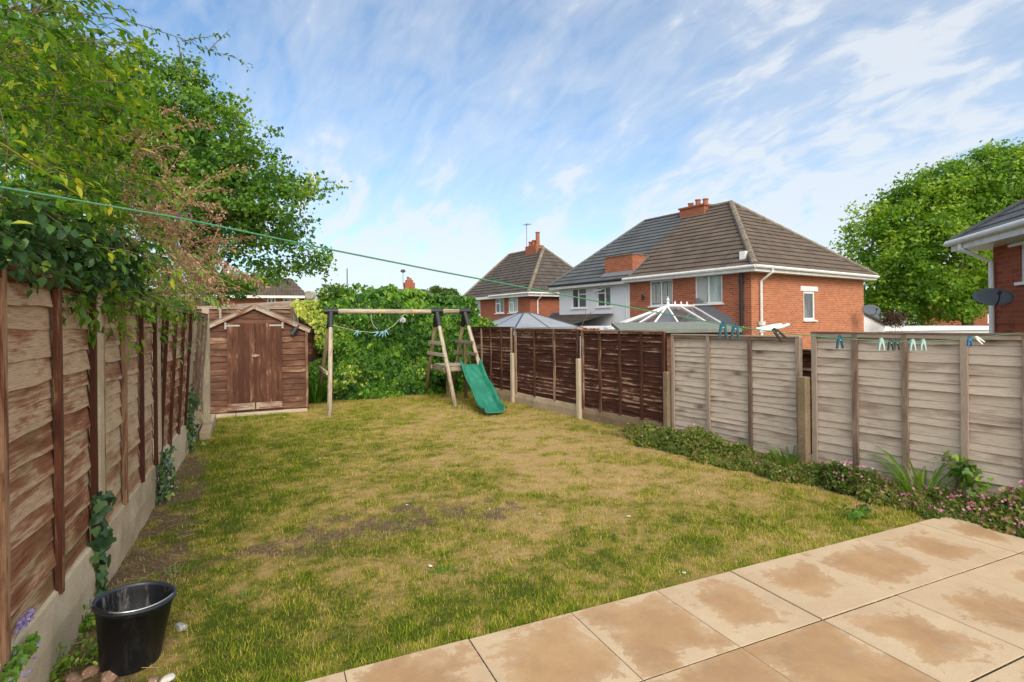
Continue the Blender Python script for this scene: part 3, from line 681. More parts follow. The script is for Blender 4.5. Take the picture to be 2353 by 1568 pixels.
for sx in (-1, 1):
    ex, ez = AX+sx*.97, EZ-.075
    b = MB(); b.beam((AX, -.05, AZ+.012), (ex, -.05, ez), .024, .085, rnd.random(), up=(0, 1, 0)) if False else None
    d = Vector((ex-AX, 0, ez-AZ-.012)); n_ = Vector((-d.z, 0, d.x)).normalized()
    if n_.z < 0: n_ = -n_
    a0 = Vector((AX, 0, AZ+.03)); a1 = Vector((ex, 0, ez+.018)); t = .5
    def prism(mb, p, q, th_, y0, y1, tone):
        P = [p, q, q-n_*th_, p-n_*th_]
        f = [(v.x, y0, v.z) for v in P]; g = [(v.x, y1, v.z) for v in P]; L = (q-p).length
        mb.poly(f, [(0, th_), (L, th_), (L, 0), (0, 0)], tone); mb.poly(list(reversed(g)), None, tone)
        for k in range(4): mb.poly([f[k], g[k], g[(k+1) % 4], f[(k+1) % 4]], [(0, 0), (0, y1-y0), (L, y1-y0), (L, 0)], tone)
    b = MB(); prism(b, a0, a1, .075, -.075, -.053, rnd.random()); b.build('barge_board', M['shed_trim'], SH)
    b = MB(); prism(b, a0+n_*.012, a1+n_*.012, .012, -.085, 1.45, .5); b.build('roof', M['felt'], SH)
b = MB(); b.box(AX-.028, AX+.028, -.082, -.055, AZ-.06, AZ+.03); b.build('apex_block', M['shed_trim'], SH, bevel=.004)
bs = MB()
for x0, x1 in ((-.93, -.35), (-.34, .86)): bs.box(x0, x1, -.17, .3, -.06, .022)
bs.build('base_slab', M['concrete_pale'], SH, bevel=.008)
SL = thing('shed_light', 'black cylindrical security lamp under the right eave of the shed', 'lamp', PY(680, 757, 11.09))
b = MB(); b.tube([(-.055, -.05, -.075), (-.01, -.04, 0), (.02, -.04, .035)], [.052, .05, .042], 14); b.build('lamp_head', M['black'], SL, smooth=False)
b = MB(); b.tube([(.01, -.04, .03), (.05, -.01, .065), (.06, .03, .07)], [.016]*3, 8); b.build('bracket', M['black'], SL)
b = MB(); b.tube([(-.075, -.05, -.10), (-.052, -.05, -.072)], [.045, .055], 14); b.build('lens', M['dkmetal'], SL)
SP = thing('timber_sleeper', 'old pale timber beam lying along the foot of the left fence', 'beam', (-.80, 9.0, 0), R(91.5))
b = MB(); b.box(0, 1.75, -.07, .07, -.05, .085, .6); b.build('beam', M['concrete'], SP, bevel=.012)

# ------------------------------------------------------------------ swing frame and slide
SW = thing('swing_frame', 'round timber swing frame with black brackets and small platform before the ivy', 'swing frame', (1.2, 11.4, 0))
def L(p): return Vector(p)-Vector((1.2, 11.4, 0))
BZ = 1.865
b = MB(); b.tube([L((1.13, 11.4, BZ)), L((2.6, 11.4, BZ-.012)), L((4.09, 11.4, BZ-.004))], .05, 12); b.build('beam', M['swing_wood'], SW, smooth=True)
frames = [((1.20, 11.4), (1.027, 10.18), (1.02, 12.45)), ((3.36, 11.4), (3.39, 10.25), (3.36, 12.35)), ((3.99, 11.4), (4.13, 10.25), (3.98, 12.35))]
def lp(a, b_, t): return Vector(a)*(1-t)+Vector(b_)*t
for (ax_, ay), f_, bk in frames:
    top = (ax_, ay, BZ-.04)
    for foot, mt in ((f_, 'swing_wood'), (bk, 'swing_dark')):
        ft = (foot[0], foot[1], -.08); a = lp(top, ft, .03)
        b = MB(); b.tube([L(a), L(lp(top, ft, .5)), L(ft)], [.040, .041, .042], 12); b.build('leg', M[mt], SW, smooth=True)
    b = MB(); b.tube([L((ax_-.13, 11.4, BZ)), L((ax_+.13, 11.4, BZ))], .06, 14)
    for foot in (f_, bk): b.tube([L((ax_, ay, BZ-.02)), L(lp(top, (foot[0], foot[1], 0), .155))], [.056, .05], 14)
    b.build('bracket', M['black'], SW)
# low tie on the first frame, ladder ties on the other two
def tie(i, t, ext=.05, w_=.032, h_=.07, off=-.055):
    (ax_, ay), f_, bk = frames[i]; top = (ax_, ay, BZ); a = lp(top, (f_[0], f_[1], 0), t); c = lp(top, (bk[0], bk[1], 0), t); d = (c-a).normalized()
    a = a-d*ext+Vector((off, 0, 0)); c = c+d*ext+Vector((off, 0, 0)); b = MB(); b.beam(L(a), L(c), w_, h_, rnd.random()); b.build('tie_board', M['swing_wood'], SW, bevel=.004)
tie(0, .62)
for i in (1, 2):
    for t in (.36, .49): tie(i, t, .10)
pz = .72
b = MB()
for k in range(8): b.box(3.40-1.2, 3.96-1.2, 10.83-11.4+k*.118, 10.83-11.4+k*.118+.11, pz-.02, pz, rnd.random())
b.build('platform', M['swing_wood'], SW, bevel=.003)
for y_ in (10.84, 11.76):
    b = MB(); b.box(3.32-1.2, 4.06-1.2, y_-11.4-.018, y_-11.4+.018, pz-.105, pz-.021, rnd.random()); b.build('platform_beam', M['swing_wood'], SW, bevel=.003)
for x_ in (3.36, 4.0):
    b = MB(); b.box(x_-1.2-.018, x_-1.2+.018, 10.86-11.4, 11.74-11.4, pz-.105, pz-.021, rnd.random()); b.build('platform_beam', M['swing_wood'], SW, bevel=.003)
for x_, y_ in ((3.70, 11.72), (3.96, 11.3)):
    b = MB(); b.box(x_-1.2-.035, x_-1.2+.035, y_-11.4-.035, y_-11.4+.035, -.05, pz+.45 if x_ > 3.9 else pz-.11, rnd.random(), vert=True); b.build('platform_post', M['swing_dark'], SW, bevel=.004)
for X_ in (2.16, 2.85):
    b = MB(); b.tube([(X_-1.2-.016, 0, BZ-.008), (X_-1.2+.016, 0, BZ-.008)], .056, 14); b.tube([(X_-1.2, -.01, BZ-.05), (X_-1.2, -.01, BZ-.1)], .012, 6)
    b.build('rope_loop', plain('yellow_webbing_%d' % int(X_*10), (.42, .33, .12), .8), SW)
# slide: wavy trough with rolled side walls
b = MB(); S0 = Vector((3.90, 10.86, .74)); S1 = Vector((3.66, 8.93, .015)); nn = 36; Wd = .19
ctl = [(-.03, .735), (.0, .75), (.07, .715), (.16, .61), (.28, .46), (.38, .375), (.48, .335), (.58, .27), (.70, .14), (.80, .055), (.88, .03), (1.0, .022)]
def cz(t):
    for (t0, z0), (t1, z1) in zip(ctl, ctl[1:]):
        if t <= t1:
            u = (t-t0)/(t1-t0); return z0+(z1-z0)*u
    return ctl[-1][1]
rows = []; dirh = Vector((S1.x-S0.x, S1.y-S0.y, 0)); Ls = dirh.length; dh = dirh.normalized(); nr = Vector((-dh.y, dh.x, 0))
prof = [(-1.15, .075), (-1.17, .10), (-1.08, .105), (-.98, .09), (-.88, .02), (-.75, .0), (0, -.004), (.75, .0), (.88, .02), (.98, .09), (1.08, .105), (1.17, .10), (1.15, .075)]
for i in range(nn+1):
    t = -.03+1.03*i/nn; zc = sum(cz(min(1, max(-.03, t+o_)))*w_ for o_, w_ in ((-.04, .25), (0, .5), (.04, .25))); base = Vector((S0.x, S0.y, 0))+dh*(Ls*t)
    rows.append([base+nr*(u*Wd)+Vector((0, 0, zc+v)) for u, v in prof])
SLD = thing('slide', 'small green wavy plastic slide leading down from the swing frame platform', 'slide', (S0.x, S0.y, 0))
for i in range(nn):
    for k in range(len(prof)-1): b.poly([rows[i][k]-SLD.location, rows[i][k+1]-SLD.location, rows[i+1][k+1]-SLD.location, rows[i+1][k]-SLD.location])
o = b.build('chute', M['slide'], SLD, smooth=True); sm = o.modifiers.new('solid', 'SOLIDIFY'); sm.thickness = .008
b = MB()
for sx in (-1, 1): b.box(sx*.12-.02, sx*.12+.02, -.03, .05, .66, .735)
b.build('fixing_lug', M['slide'], SLD, bevel=.004)

# ------------------------------------------------------------------ lines, pegs, rag
def catenary(a, b_, sag, n=24): return [Vector(a)*(1-t)+Vector(b_)*t-Vector((0, 0, sag*4*t*(1-t))) for t in [i/n for i in range(n+1)]]
# green washing line: vertical plane from A (near left) to E (right post)
LA = (-.95, 1.1); LE = (4.10, 4.42)      # (lateral, depth) in the camera's ground frame
def line_at(px, py):
    d = ray(px, py); k = (px-CX)/FPX
    k = (d.dot(R0))/(d.dot(FW))
    t = (k*LA[1]-LA[0])/((LE[0]-LA[0])-k*(LE[1]-LA[1])); dep = LA[1]+(LE[1]-LA[1])*t
    return Vector((0, 0, EYE))+d*(dep/d.dot(FW))
lpx = [(-60, 424), (0, 430), (200, 465), (420, 503), (640, 549), (760, 574), (1000, 622), (1200, 660), (1400, 698), (1560, 727), (1660, 746), (1800, 766), (1930, 778), (2047, 785), (2130, 785), (2240, 778), (2353, 763)]
GL = tag(MB(), ) if False else None
b = MB(); lpts = [line_at(*p) for p in lpx]
dense = []
for i in range(len(lpts)-1):
    for t in (0, .33, .66): dense.append(lpts[i]*(1-t)+lpts[i+1]*t)
dense.append(lpts[-1]); b.tube(dense, .0022, 8)
GLo = b.build('washing_line', M['rope_green'], None, smooth=True); tag(GLo, 'green washing line stretched across the whole garden, carrying the pegs', 'washing line')
YA = [at(-40, 305, 1.9), at(10, 335, 2.1), at(200, 462, 3.0), at(350, 548, 4.4), at(505, 640, 7.2), at(610, 690, 10.6)]
b = MB(); b.tube(YA, [.004, .004, .004, .005, .006, .007], 8); o = b.build('washing_line', M['rope_yellow'], None, smooth=True); tag(o, 'thin yellow cord running through the bushes from upper left towards the shed', 'cord')
b = MB(); y0 = Vector((1.17, 11.2, 1.60)); sp = [y0, PY(820, 761, 11.2), PY(850, 764, 11.2), PY(882, 763, 11.2), PY(905, 748, 11.25), PY(930, 722, 11.35)]
b.tube(sp, .006, 6); o = b.build('slack_cord', M['rope_pale'], None); tag(o, 'pale slack cord with light blue pegs hanging under the swing beam', 'cord')
b = MB(); b.tube([PY(853, 722, 11.34), PY(853, 735, 11.34), PY(858, 748, 11.33), PY(868, 757, 11.32)], .006, 6); o = b.build('rope_end', M['rope_pale'], None); tag(o, 'short loose rope end dangling from the middle of the swing beam', 'rope')
b = MB(); ra = PY(925, 723, 11.33)
pts = [(0, 0), (-.05, -.11), (-.07, -.17), (-.035, -.14), (.0, -.175), (.05, -.16), (.06, -.10), (.02, -.05)]
for k in range(len(pts)):
    x0, z0 = pts[k]; x1, z1 = pts[(k+1) % len(pts)]
    b.poly([(ra.x, ra.y-.02, ra.z-.09), (ra.x+x0, ra.y-.02+.03*math.sin(k*2), ra.z+z0), (ra.x+x1, ra.y-.02+.03*math.sin(k*2+2), ra.z+z1)])
    b.poly([(ra.x, ra.y+.02, ra.z-.09), (ra.x+x1, ra.y-.02+.03*math.sin(k*2+2), ra.z+z1), (ra.x+x0, ra.y-.02+.03*math.sin(k*2), ra.z+z0)])
o = b.build('cloth_rag', M['rag'], None); tag(o, 'small grey rag tied to the swing beam', 'rag')
def make_peg(name, mt, label, loc, rz, tilt=0, spread=.17, size=.92, group='clothes pegs on the green line'):
    t = thing(name, label, 'clothes peg', loc, 0, group); t.rotation_euler = (0, tilt, rz)
    for sx in (-1, 1):
        b = MB(); s_ = size
        a = spread*sx
        pr_ = [(-.004, .016), (.004, .017), (.0085, .0), (.0075, -.03), (.0055, -.060), (-.0015, -.060), (-.002, -.028), (-.0055, -.012)]
        P = []
        for u, v in pr_:
            u_ = (u+.004)*sx; x_ = u_*math.cos(a)-v*math.sin(a)*1.0; z_ = v*math.cos(a)+abs(u_)*0
            P.append((x_*s_, z_*s_))
        f = [(x_, -.0065*s_, z_) for x_, z_ in P]; g = [(x_, .0065*s_, z_) for x_, z_ in P]; n = len(P)
        b.poly(f if sx > 0 else list(reversed(f))); b.poly(list(reversed(g)) if sx > 0 else g)
        for k in range(n): b.poly([f[k], g[k], g[(k+1) % n], f[(k+1) % n]])
        b.build('jaw', mt, t)
    b = MB(); b.tube([(0, -.0075*size, -.012*size), (0, .0075*size, -.012*size)], .0038*size, 8); b.build('spring', M['steel'], t)
    return t
rz_l = -th-.05
pegs = [(1661, 748, 'teal', 0, .17, 'dark teal peg on the green line, leftmost of the pair above the felt roof'),
        (1689, 751, 'teal', 0, .17, 'dark teal peg on the green line, right one of the pair near the yellow flowers'),
        (1782, 762, 'black', -.75, .13, 'black peg tilted sideways on the green line before the white pipes'),
        (1930, 778, 'teal', 0, .17, 'dark blue green peg on the line, first along the tall grey panel'),
        (2025, 784, 'pale_peg', 0, .17, 'pale green peg on the line just left of the two dark grey pegs'),
        (2047, 785, 'dark_peg', 0, .17, 'dark grey peg, left one of the touching pair before the grey fence'),
        (2061, 785, 'dark_peg', 0, .17, 'dark grey peg, right one of the touching pair before the grey fence'),
        (2097, 786, 'pale_peg', 0, .17, 'pale green peg, left one of the two right of the dark grey pair'),
        (2121, 786, 'pale_peg', 0, .17, 'pale green peg, right one of the two right of the dark grey pair'),
        (2228, 779, 'blue_peg', 0, .17, 'bright blue peg on the line near its right end'),
        (2245, 778, 'white_peg', -.85, .1, 'off white peg tilted beside the bright blue one')]
for px, py, mt, tl, spd, lab in pegs:
    make_peg('clothes_peg', M[mt], lab, line_at(px, py-1), rz_l, tl, spd)
for px, py, tl, lab in ((822, 761, .5, 'light blue peg alone on the slack cord under the swing beam'), (868, 764, 1.2, 'light blue peg lying flat along the slack cord'),
                        (879, 763, .35, 'light blue peg, left of the upright pair on the slack cord'), (886, 760, -.25, 'light blue peg, right of the upright pair on the slack cord')):
    make_peg('clothes_peg', M['sky_peg'], lab, PY(px, py, 11.18), 0, tl, .25, 1.7, 'light blue pegs on the slack cord')

# ------------------------------------------------------------------ bucket, stones, scraps
bk_ = G(300, 1515); BU = thing('bucket', 'black rubber bucket with wire handle by the left fence', 'bucket', (bk_.x-.005, bk_.y+.03, -.03))
Z1 = .315; tilt = Matrix.Rotation(R(4), 4, 'Y')
b = MB(); b.lathe([(0, .004), (.118, .004), (.122, .012), (.158, Z1-.03), (.160, Z1-.03), (.163, Z1-.028), (.163, Z1-.008)], 40, tilt, 0.12); b.build('body', M['bucket'], BU, smooth=True)
b = MB(); b.lathe([(.156, Z1-.012), (.150, Z1-.035), (.116, .018), (0, .018)], 40, tilt, 1.); b.build('inside', M['bucket'], BU, smooth=True)
b = MB(); b.lathe([(.156, Z1-.012), (.158, Z1), (.166, Z1+.003), (.173, Z1-.002), (.173, Z1-.012), (.163, Z1-.015)], 40, tilt, .3); b.build('rim', plain('dark_blue_black_rubber', (.022, .028, .042), .4), BU, smooth=True)
hp = []
for k in range(25):
    a = R(-172)+R(152)*k/24; hp.append(tilt @ Vector((.172*math.cos(a)*1.02, .181*math.sin(a), Z1+.020-.010*math.sin(math.pi*k/24))))
hb = MB(); hb.tube(hp, .0042, 8); hb.build('handle', M['steel'], BU, smooth=True)
b = MB(); b.tube([hp[i]+Vector((0, 0, .0)) for i in range(4, 11)], .0085, 10); b.build('handle_grip', M['black'], BU, smooth=True)
def rock(name, loc, r_, sq, mt, label, cat, group=None, seed=0, segs=3):
    import bmesh
    q = random.Random(seed); bm = bmesh.new(); bmesh.ops.create_icosphere(bm, subdivisions=2, radius=1)
    pl_ = [(Vector((q.gauss(0, 1), q.gauss(0, 1), q.gauss(0, 1))).normalized(), q.uniform(.5, .85)) for _ in range(7)]
    for v in bm.verts:
        for nrm, dd in pl_:
            e = v.co.dot(nrm)-dd
            if e > 0: v.co -= nrm*e
        v.co = Vector((v.co.x*sq[0], v.co.y*sq[1], v.co.z*sq[2]))*r_
    me = bpy.data.meshes.new(name); bm.to_mesh(me); bm.free(); me.materials.append(mt)
    o = bpy.data.objects.new(name, me); o.location = loc; o.rotation_euler = (0, 0, q.uniform(0, 6)); link(o); return tag(o, label, cat, group)
p = G(415, 1441, -.02); rock('stone', p, .045, (1, .8, .45), M['stone'], 'flat pale grey stone on the grass right of the bucket', 'stone', seed=3)
rub = [(250, 1555, .05, 'broken brown rubble piece just below the bucket'), (355, 1563, .035, 'small orange brown rubble piece at the bottom edge right of the bucket'),
       (385, 1560, .034, 'whitish rubble piece at the bottom edge right of the bucket'), (205, 1545, .045, 'brown rubble piece on the soil left below the bucket'), (170, 1562, .05, 'brown rubble piece in the bottom left corner against the concrete board')]
for i, (x_, y_, r__, lab) in enumerate(rub): rock('rubble', G(x_, y_, -.02), r__, (1, .8, .6), M['paper'] if i == 2 else M['rubble'], lab, 'rubble', 'rubble around the bucket', seed=20+i)
scr = [(1213, 1008, 'white scrap on the lawn in line below the slide'), (735, 1053, 'tiny white scrap on the lawn left of centre'), (558, 965, 'pale scrap on the grass in front of the shed'), (727, 916, 'white scrap between the shed and the swing leg'), (935, 1160, 'white scrap on the bare soil patch'),
       (988, 1300, 'white scrap on the lawn below the bare soil patch'), (1125, 1170, 'white scrap right of the bare soil patch'), (1572, 1316, 'white scrap on the lawn close to the patio edge'), (1445, 1186, 'white scrap on the lawn right of centre'), (1240, 1180, 'pale scrap near the middle of the lawn')]
for i, (x_, y_, lab) in enumerate(scr): rock('scrap', G(x_, y_, -.018), .012+.005*(i % 3), (1, .7, .25), M['paper'], lab, 'scrap', 'white scraps on the lawn', seed=40+i)
# ------------------------------------------------------------------ houses
def wall(mb, p0, d, L_, z0, z1, nrm, openings, thick=.1, u0=0.):
    # wall along unit d from p0, outward normal nrm; openings = (a0, a1, b0, b1); reveals included
    p0 = Vector(p0); d = Vector(d); nrm = Vector(nrm)
    xs = sorted({0., L_, *[o_[0] for o_ in openings], *[o_[1] for o_ in openings]}); zs = sorted({z0, z1, *[o_[2] for o_ in openings], *[o_[3] for o_ in openings]})
    for i in range(len(xs)-1):
        for j in range(len(zs)-1):
            cx_, cz_ = (xs[i]+xs[i+1])/2, (zs[j]+zs[j+1])/2
            if any(o_[0] < cx_ < o_[1] and o_[2] < cz_ < o_[3] for o_ in openings): continue
            P = [p0+d*a+Vector((0, 0, c)) for a, c in ((xs[i], zs[j]), (xs[i+1], zs[j]), (xs[i+1], zs[j+1]), (xs[i], zs[j+1]))]
            mb.poly(P, [(xs[i]+u0, zs[j]), (xs[i+1]+u0, zs[j]), (xs[i+1]+u0, zs[j+1]), (xs[i]+u0, zs[j+1])])
    for a0, a1, b0, b1 in openings:
        c = [(a0, b0), (a1, b0), (a1, b1), (a0, b1)]
        for k in range(4):
            (a, e), (f, g) = c[k], c[(k+1) % 4]
            P = [p0+d*a+Vector((0, 0, e)), p0+d*f+Vector((0, 0, g)), p0+d*f+Vector((0, 0, g))-nrm*thick, p0+d*a+Vector((0, 0, e))-nrm*thick]
            mb.poly(P, [(a, e), (f, g), (f+thick, g), (a+thick, e)])
def window(parent, p0, d, nrm, a0, a1, b0, b1, layout, gmat, rec=.05, sill=True, fw=.055, lintel=False, blind=False, open_top=None):
    p0 = Vector(p0); d = Vector(d); nrm = Vector(nrm); Z = Vector((0, 0, 1))
    def bx(mb, a, c, e, f, n0, n1):
        C_ = [p0+d*x+Z*z+nrm*n for n in (n0, n1) for z in (e, f) for x in (a, c)]
        for q in ((0, 1, 3, 2), (4, 6, 7, 5), (0, 4, 5, 1), (2, 3, 7, 6), (0, 2, 6, 4), (1, 5, 7, 3)): mb.poly([C_[k] for k in q])
    F_ = MB(); n0, n1 = -rec-.05, -rec
    bx(F_, a0, a1, b0, b0+fw, n0, n1); bx(F_, a0, a1, b1-fw, b1, n0, n1); bx(F_, a0, a0+fw, b0+fw, b1-fw, n0, n1); bx(F_, a1-fw, a1, b0+fw, b1-fw, n0, n1)
    w_, h_ = a1-a0, b1-b0
    for kind, f, *rg in layout:
        if kind == 'v': x = a0+w_*f; bx(F_, x-fw*.55, x+fw*.55, b0+fw+h_*(rg[0] if rg else 0), b1-fw, n0, n1+.004)
        if kind == 'h':
            z = b0+h_*f; xa, xb = a0+w_*(rg[0] if rg else 0), a0+w_*(rg[1] if rg else 1); bx(F_, max(xa, a0+fw), min(xb, a1-fw), z-fw*.45, z+fw*.45, n0, n1+.002)
    fr = F_.build('window', M['white'], parent, bevel=0)
    g = MB(); P = [p0+d*a+Z*e-nrm*(rec+.03) for a, e in ((a0+fw*.5, b0+fw*.5), (a1-fw*.5, b0+fw*.5), (a1-fw*.5, b1-fw*.5), (a0+fw*.5, b1-fw*.5))]; g.poly(P); g.build('pane', gmat, fr)
    if blind:
        for x0, x1 in blind:
            s_ = MB(); k = b0+.12
            while k < b1-.15: bx(s_, a0+w_*x0, a0+w_*x1, k, k+.035, -rec-.029, -rec-.024); k += .05
            bx(s_, a0+w_*x0-.02, a0+w_*x0, b0+.1, b1-.1, -rec-.029, -rec-.022); bx(s_, a0+w_*x1, a0+w_*x1+.02, b0+.1, b1-.1, -rec-.029, -rec-.022)
            s_.build('shutter', M['blind'], fr)
    if sill: s_ = MB(); bx(s_, a0-.07, a1+.07, b0-.055, b0, -rec, .06); s_.build('sill', M['white'], fr)
    if lintel: s_ = MB(); bx(s_, a0-.22, a1+.22, b1+.005, b1+.19, -.02, .012); s_.build('lintel', M['white'], fr)
    if open_top:
        s_ = MB(); xa, xb = a0+w_*open_top[0], a0+w_*open_top[1]; zt, zb = b1-fw, b0+h_*open_top[2]; L_ = zt-zb
        q = [p0+d*xa+Z*zt-nrm*rec, p0+d*xb+Z*zt-nrm*rec, p0+d*xb+Z*(zt-L_*.45)+nrm*(L_*.85), p0+d*xa+Z*(zt-L_*.45)+nrm*(L_*.85)]
        s_.tube([q[0], q[1], q[2], q[3], q[0]], .026, 4); s_.build('open_sash', M['white'], fr)
    return fr
def roof_face(mb, e0, e1, r0, r1, pitch=.33, step=.042):
    e0, e1, r0, r1 = map(Vector, (e0, e1, r0, r1)); d = (e1-e0).normalized()
    slope = ((r0+r1)/2-(e0+e1)/2); slope = slope-d*slope.dot(d); n = max(2, round(slope.length/pitch)); up = d.cross(slope.normalized())
    if up.z < 0: up = -up
    def lin(t): return e0.lerp(r0, t), e1.lerp(r1, t)
    for k in range(n):
        a0, a1 = lin(k/n); b0, b1 = lin((k+1)/n)
        A0, A1 = a0+up*step, a1+up*step; B0, B1 = b0+up*.002, b1+up*.002
        u = lambda p_: (p_-e0).dot(d)
        P = [A0, A1, B1, B0]; UVs = [(u(A0), k+.02), (u(A1), k+.02), (u(B1), k+.98), (u(B0), k+.98)]
        if (B1-B0).length < .02: P = P[:3]; UVs = UVs[:3]
        tn = .5
        mb.poly(P, UVs, tn); mb.poly([a0, a1, A1, A0], [(u(a0), k+.01), (u(a1), k+.01), (u(A1), k+.02), (u(A0), k+.02)], 0.)
def hipcap(mb, a, b_, r_=.10, seg=.4):
    a, b_ = Vector(a), Vector(b_); n = max(2, int((b_-a).length/seg)); q = random.Random(int(a.x*100))
    for k in range(n):
        p, c = a.lerp(b_, k/n), a.lerp(b_, (k+1)/n); mb.tube([p, c], [r_*q.uniform(.98, 1.1), r_*.92], 8, q.random())
def pots(parent, base, spec, mt):
    for dx, dy, h_, r_ in spec:
        b = MB(); b.lathe([(r_*.95, 0), (r_, .03), (r_*.88, .08), (r_*.82, h_-.08), (r_, h_-.05), (r_*1.02, h_), (r_*.72, h_), (r_*.7, h_-.1)], 12, Matrix.Translation(Vector(base)+Vector((dx, dy, 0))))
        b.build('chimney_pot', mt, parent)

Z0 = -1.85; EV = 3.45; OV = .38
ho = at(1726, 640, 19.5); HL = Vector((ho.x, ho.y, Z0)); HR = R(10)
z_ = lambda z: z-Z0
BH = thing('semi_detached_house', 'orange brick house with brown hipped roof and white gutters, right half of the pair', 'house', HL, HR)
yp, LL, Wd_ = 5.82, 10.73, 8.5
# rear wall: local plane x=0, outward -x ; side wall: y=0, outward -y
b = MB(); wins = [(1.17, 2.37, 2.25, 3.36), (3.46, 4.67, 2.24, 3.30)]
wall(b, (0, 0, 0), (0, 1, 0), yp, 0, z_(EV), (-1, 0, 0), [(a, c, z_(e), z_(f)) for a, c, e, f in wins])
b.build('wall', M['brick'], BH)
b = MB(); sw_ = (3.50, 4.36, 1.58, 2.72)
wall(b, (0, 0, 0), (1, 0, 0), Wd_, 0, z_(EV), (0, -1, 0), [(sw_[0], sw_[1], z_(sw_[2]), z_(sw_[3]))])
wall(b, (Wd_, 0, 0), (0, 1, 0), yp, 0, z_(EV), (1, 0, 0), []); b.build('wall', M['brick_side'], BH)
window(BH, (0, 0, 0), (0, 1, 0), (-1, 0, 0), wins[0][0], wins[0][1], z_(wins[0][2]), z_(wins[0][3]), [('v', .5)], M['glass_pale'], rec=.03, blind=[(.62, .74), (.8, .93)])
window(BH, (0, 0, 0), (0, 1, 0), (-1, 0, 0), wins[1][0], wins[1][1], z_(wins[1][2]), z_(wins[1][3]), [('v', .5)], M['glass'], rec=.03, blind=[(.1, .22), (.3, .42), (.6, .72), (.8, .92)])
window(BH, (0, 0, 0), (1, 0, 0), (0, -1, 0), sw_[0], sw_[1], z_(sw_[2]), z_(sw_[3]), [], M['glass'], rec=.03, lintel=True, fw=.09)
RZ = 6.88; ry0, ry1, rx = 3.63, 8.74, 4.25
E = z_(EV)+.02
b = MB(); roof_face(b, (-OV, -OV, E), (-OV, yp, E), (rx, ry0, z_(RZ)), (rx, yp, z_(RZ)))
roof_face(b, (Wd_+OV, -OV, E), (Wd_+OV, yp, E), (rx, ry0, z_(RZ)), (rx, yp, z_(RZ))); roof_face(b, (-OV, -OV, E), (Wd_+OV, -OV, E), (rx, ry0, z_(RZ)), (rx, ry0, z_(RZ)))
rf_ = b.build('roof', M['tile_brown'], BH)
b = MB(); hipcap(b, (-OV, -OV, E+.04), (rx, ry0, z_(RZ)+.05), .13); hipcap(b, (Wd_+OV, -OV, E+.04), (rx, ry0, z_(RZ)+.05), .10); hipcap(b, (rx, ry0, z_(RZ)+.05), (rx, yp, z_(RZ)+.05), .10)
b.build('ridge_cap', M['mortar'], rf_)
b = MB(); b.box(rx-.42, rx+.42, 4.75, 6.15, z_(RZ)-.35, z_(6.98)); b.box(rx-.47, rx+.47, 4.70, 6.20, z_(6.98), z_(7.06)); ch = b.build('chimney', M['brick_far'], BH)
pots(ch, (rx, 5.4, z_(7.06)), [(0, -.42, .30, .14), (0, 0, .34, .14), (0, .42, .24, .14)], M['pot'])
# truncated brick stack low on the slope at the party line
b = MB(); xs_ = .02
P0 = [(xs_, 5.75), (xs_, 7.45), (xs_+.75, 7.45), (xs_+.75, 5.75)]
b.box(xs_, xs_+.9, 5.66, 7.38, z_(3.6), z_(4.56)); stk = b.build('brick_stack', M['brick'], BH)
b = MB(); b.box(xs_-.04, xs_+.94, 5.62, 7.42, z_(4.56), z_(4.60)); b.build('coping', M['mortar'], stk)
b = MB(); b.poly([(-.2, 5.6, z_(3.66)), (xs_-.01, 5.6, z_(3.86)), (xs_-.01, 7.45, z_(3.86)), (-.2, 7.45, z_(3.66))]); b.poly([(-OV+.05, 5.62, E+.09), (-OV+.05, 5.50, E+.09), (.95, 5.50, z_(4.52)), (.95, 5.62, z_(4.52))]); b.build('lead_flashing', M['leadm'], stk)
def gutter(parent, pts, mt=None, r_=.062, fh=.17, inward=(1, 0)):
    b = MB()
    for a, c in zip(pts, pts[1:]): b.tube([a, c], r_, 8)
    g = b.build('gutter', mt or M['gutter'], parent)
    return g
gutter(BH, [(-OV-.05, yp, E-.03), (-OV-.05, -OV-.05, E-.0), (Wd_+OV, -OV-.05, E-.03)])
b = MB(); b.box(-OV, -OV+.03, -OV, yp, E-.17, E-.015); b.box(-OV+.031, Wd_+OV, -OV, -OV+.03, E-.17, E-.015)
b.box(-OV+.031, -.001, -OV+.031, yp, E-.17, E-.15); b.box(.0, Wd_+OV, -OV+.031, -.001, E-.17, E-.15); b.build('soffit', M['gutter'], BH)
def downpipe(parent, x, y, ztop, zbot, ox, oy, mt, r_=.045, head=None):
    b = MB(); b.tube([(ox, oy, ztop), (ox, oy, ztop-.15), (x, y, ztop-.45), (x, y, zbot)], r_, 8)
    if head: b.lathe([(.05, head-.2), (.13, head-.14), (.15, head), (.12, head)], 8, Matrix.Translation((x, y, 0)))
    return b.build('downpipe', mt, parent)
downpipe(BH, .50, -.07, E-.02, 0, .62, -OV-.05, M['gutter'], .05, head=z_(1.55))
b = MB(); b.tube([(-.08, .34, z_(3.4)), (-.08, .34, 0)], .065, 10)
for zc in (2.9, 2.0): b.tube([(-.08, .34, z_(zc)), (-.08, .34, z_(zc)+.12)], .085, 10)
b.build('soil_pipe', M['black'], BH)
b = MB(); b.box(.03, .20, .0, .22, E+.20, E+.62, M=Matrix.Translation((.0, .25, .0))); b.build('roof_vent', M['white'], BH)
b = MB(); b.tube([(-.02, 4.95, z_(2.62)), (-.15, 4.95, z_(2.62))], .03, 8); b.tube([(-.15, 4.95, z_(2.72)), (-.15, 4.95, z_(2.5))], .04, 8); b.build('wall_lamp', M['black'], BH)
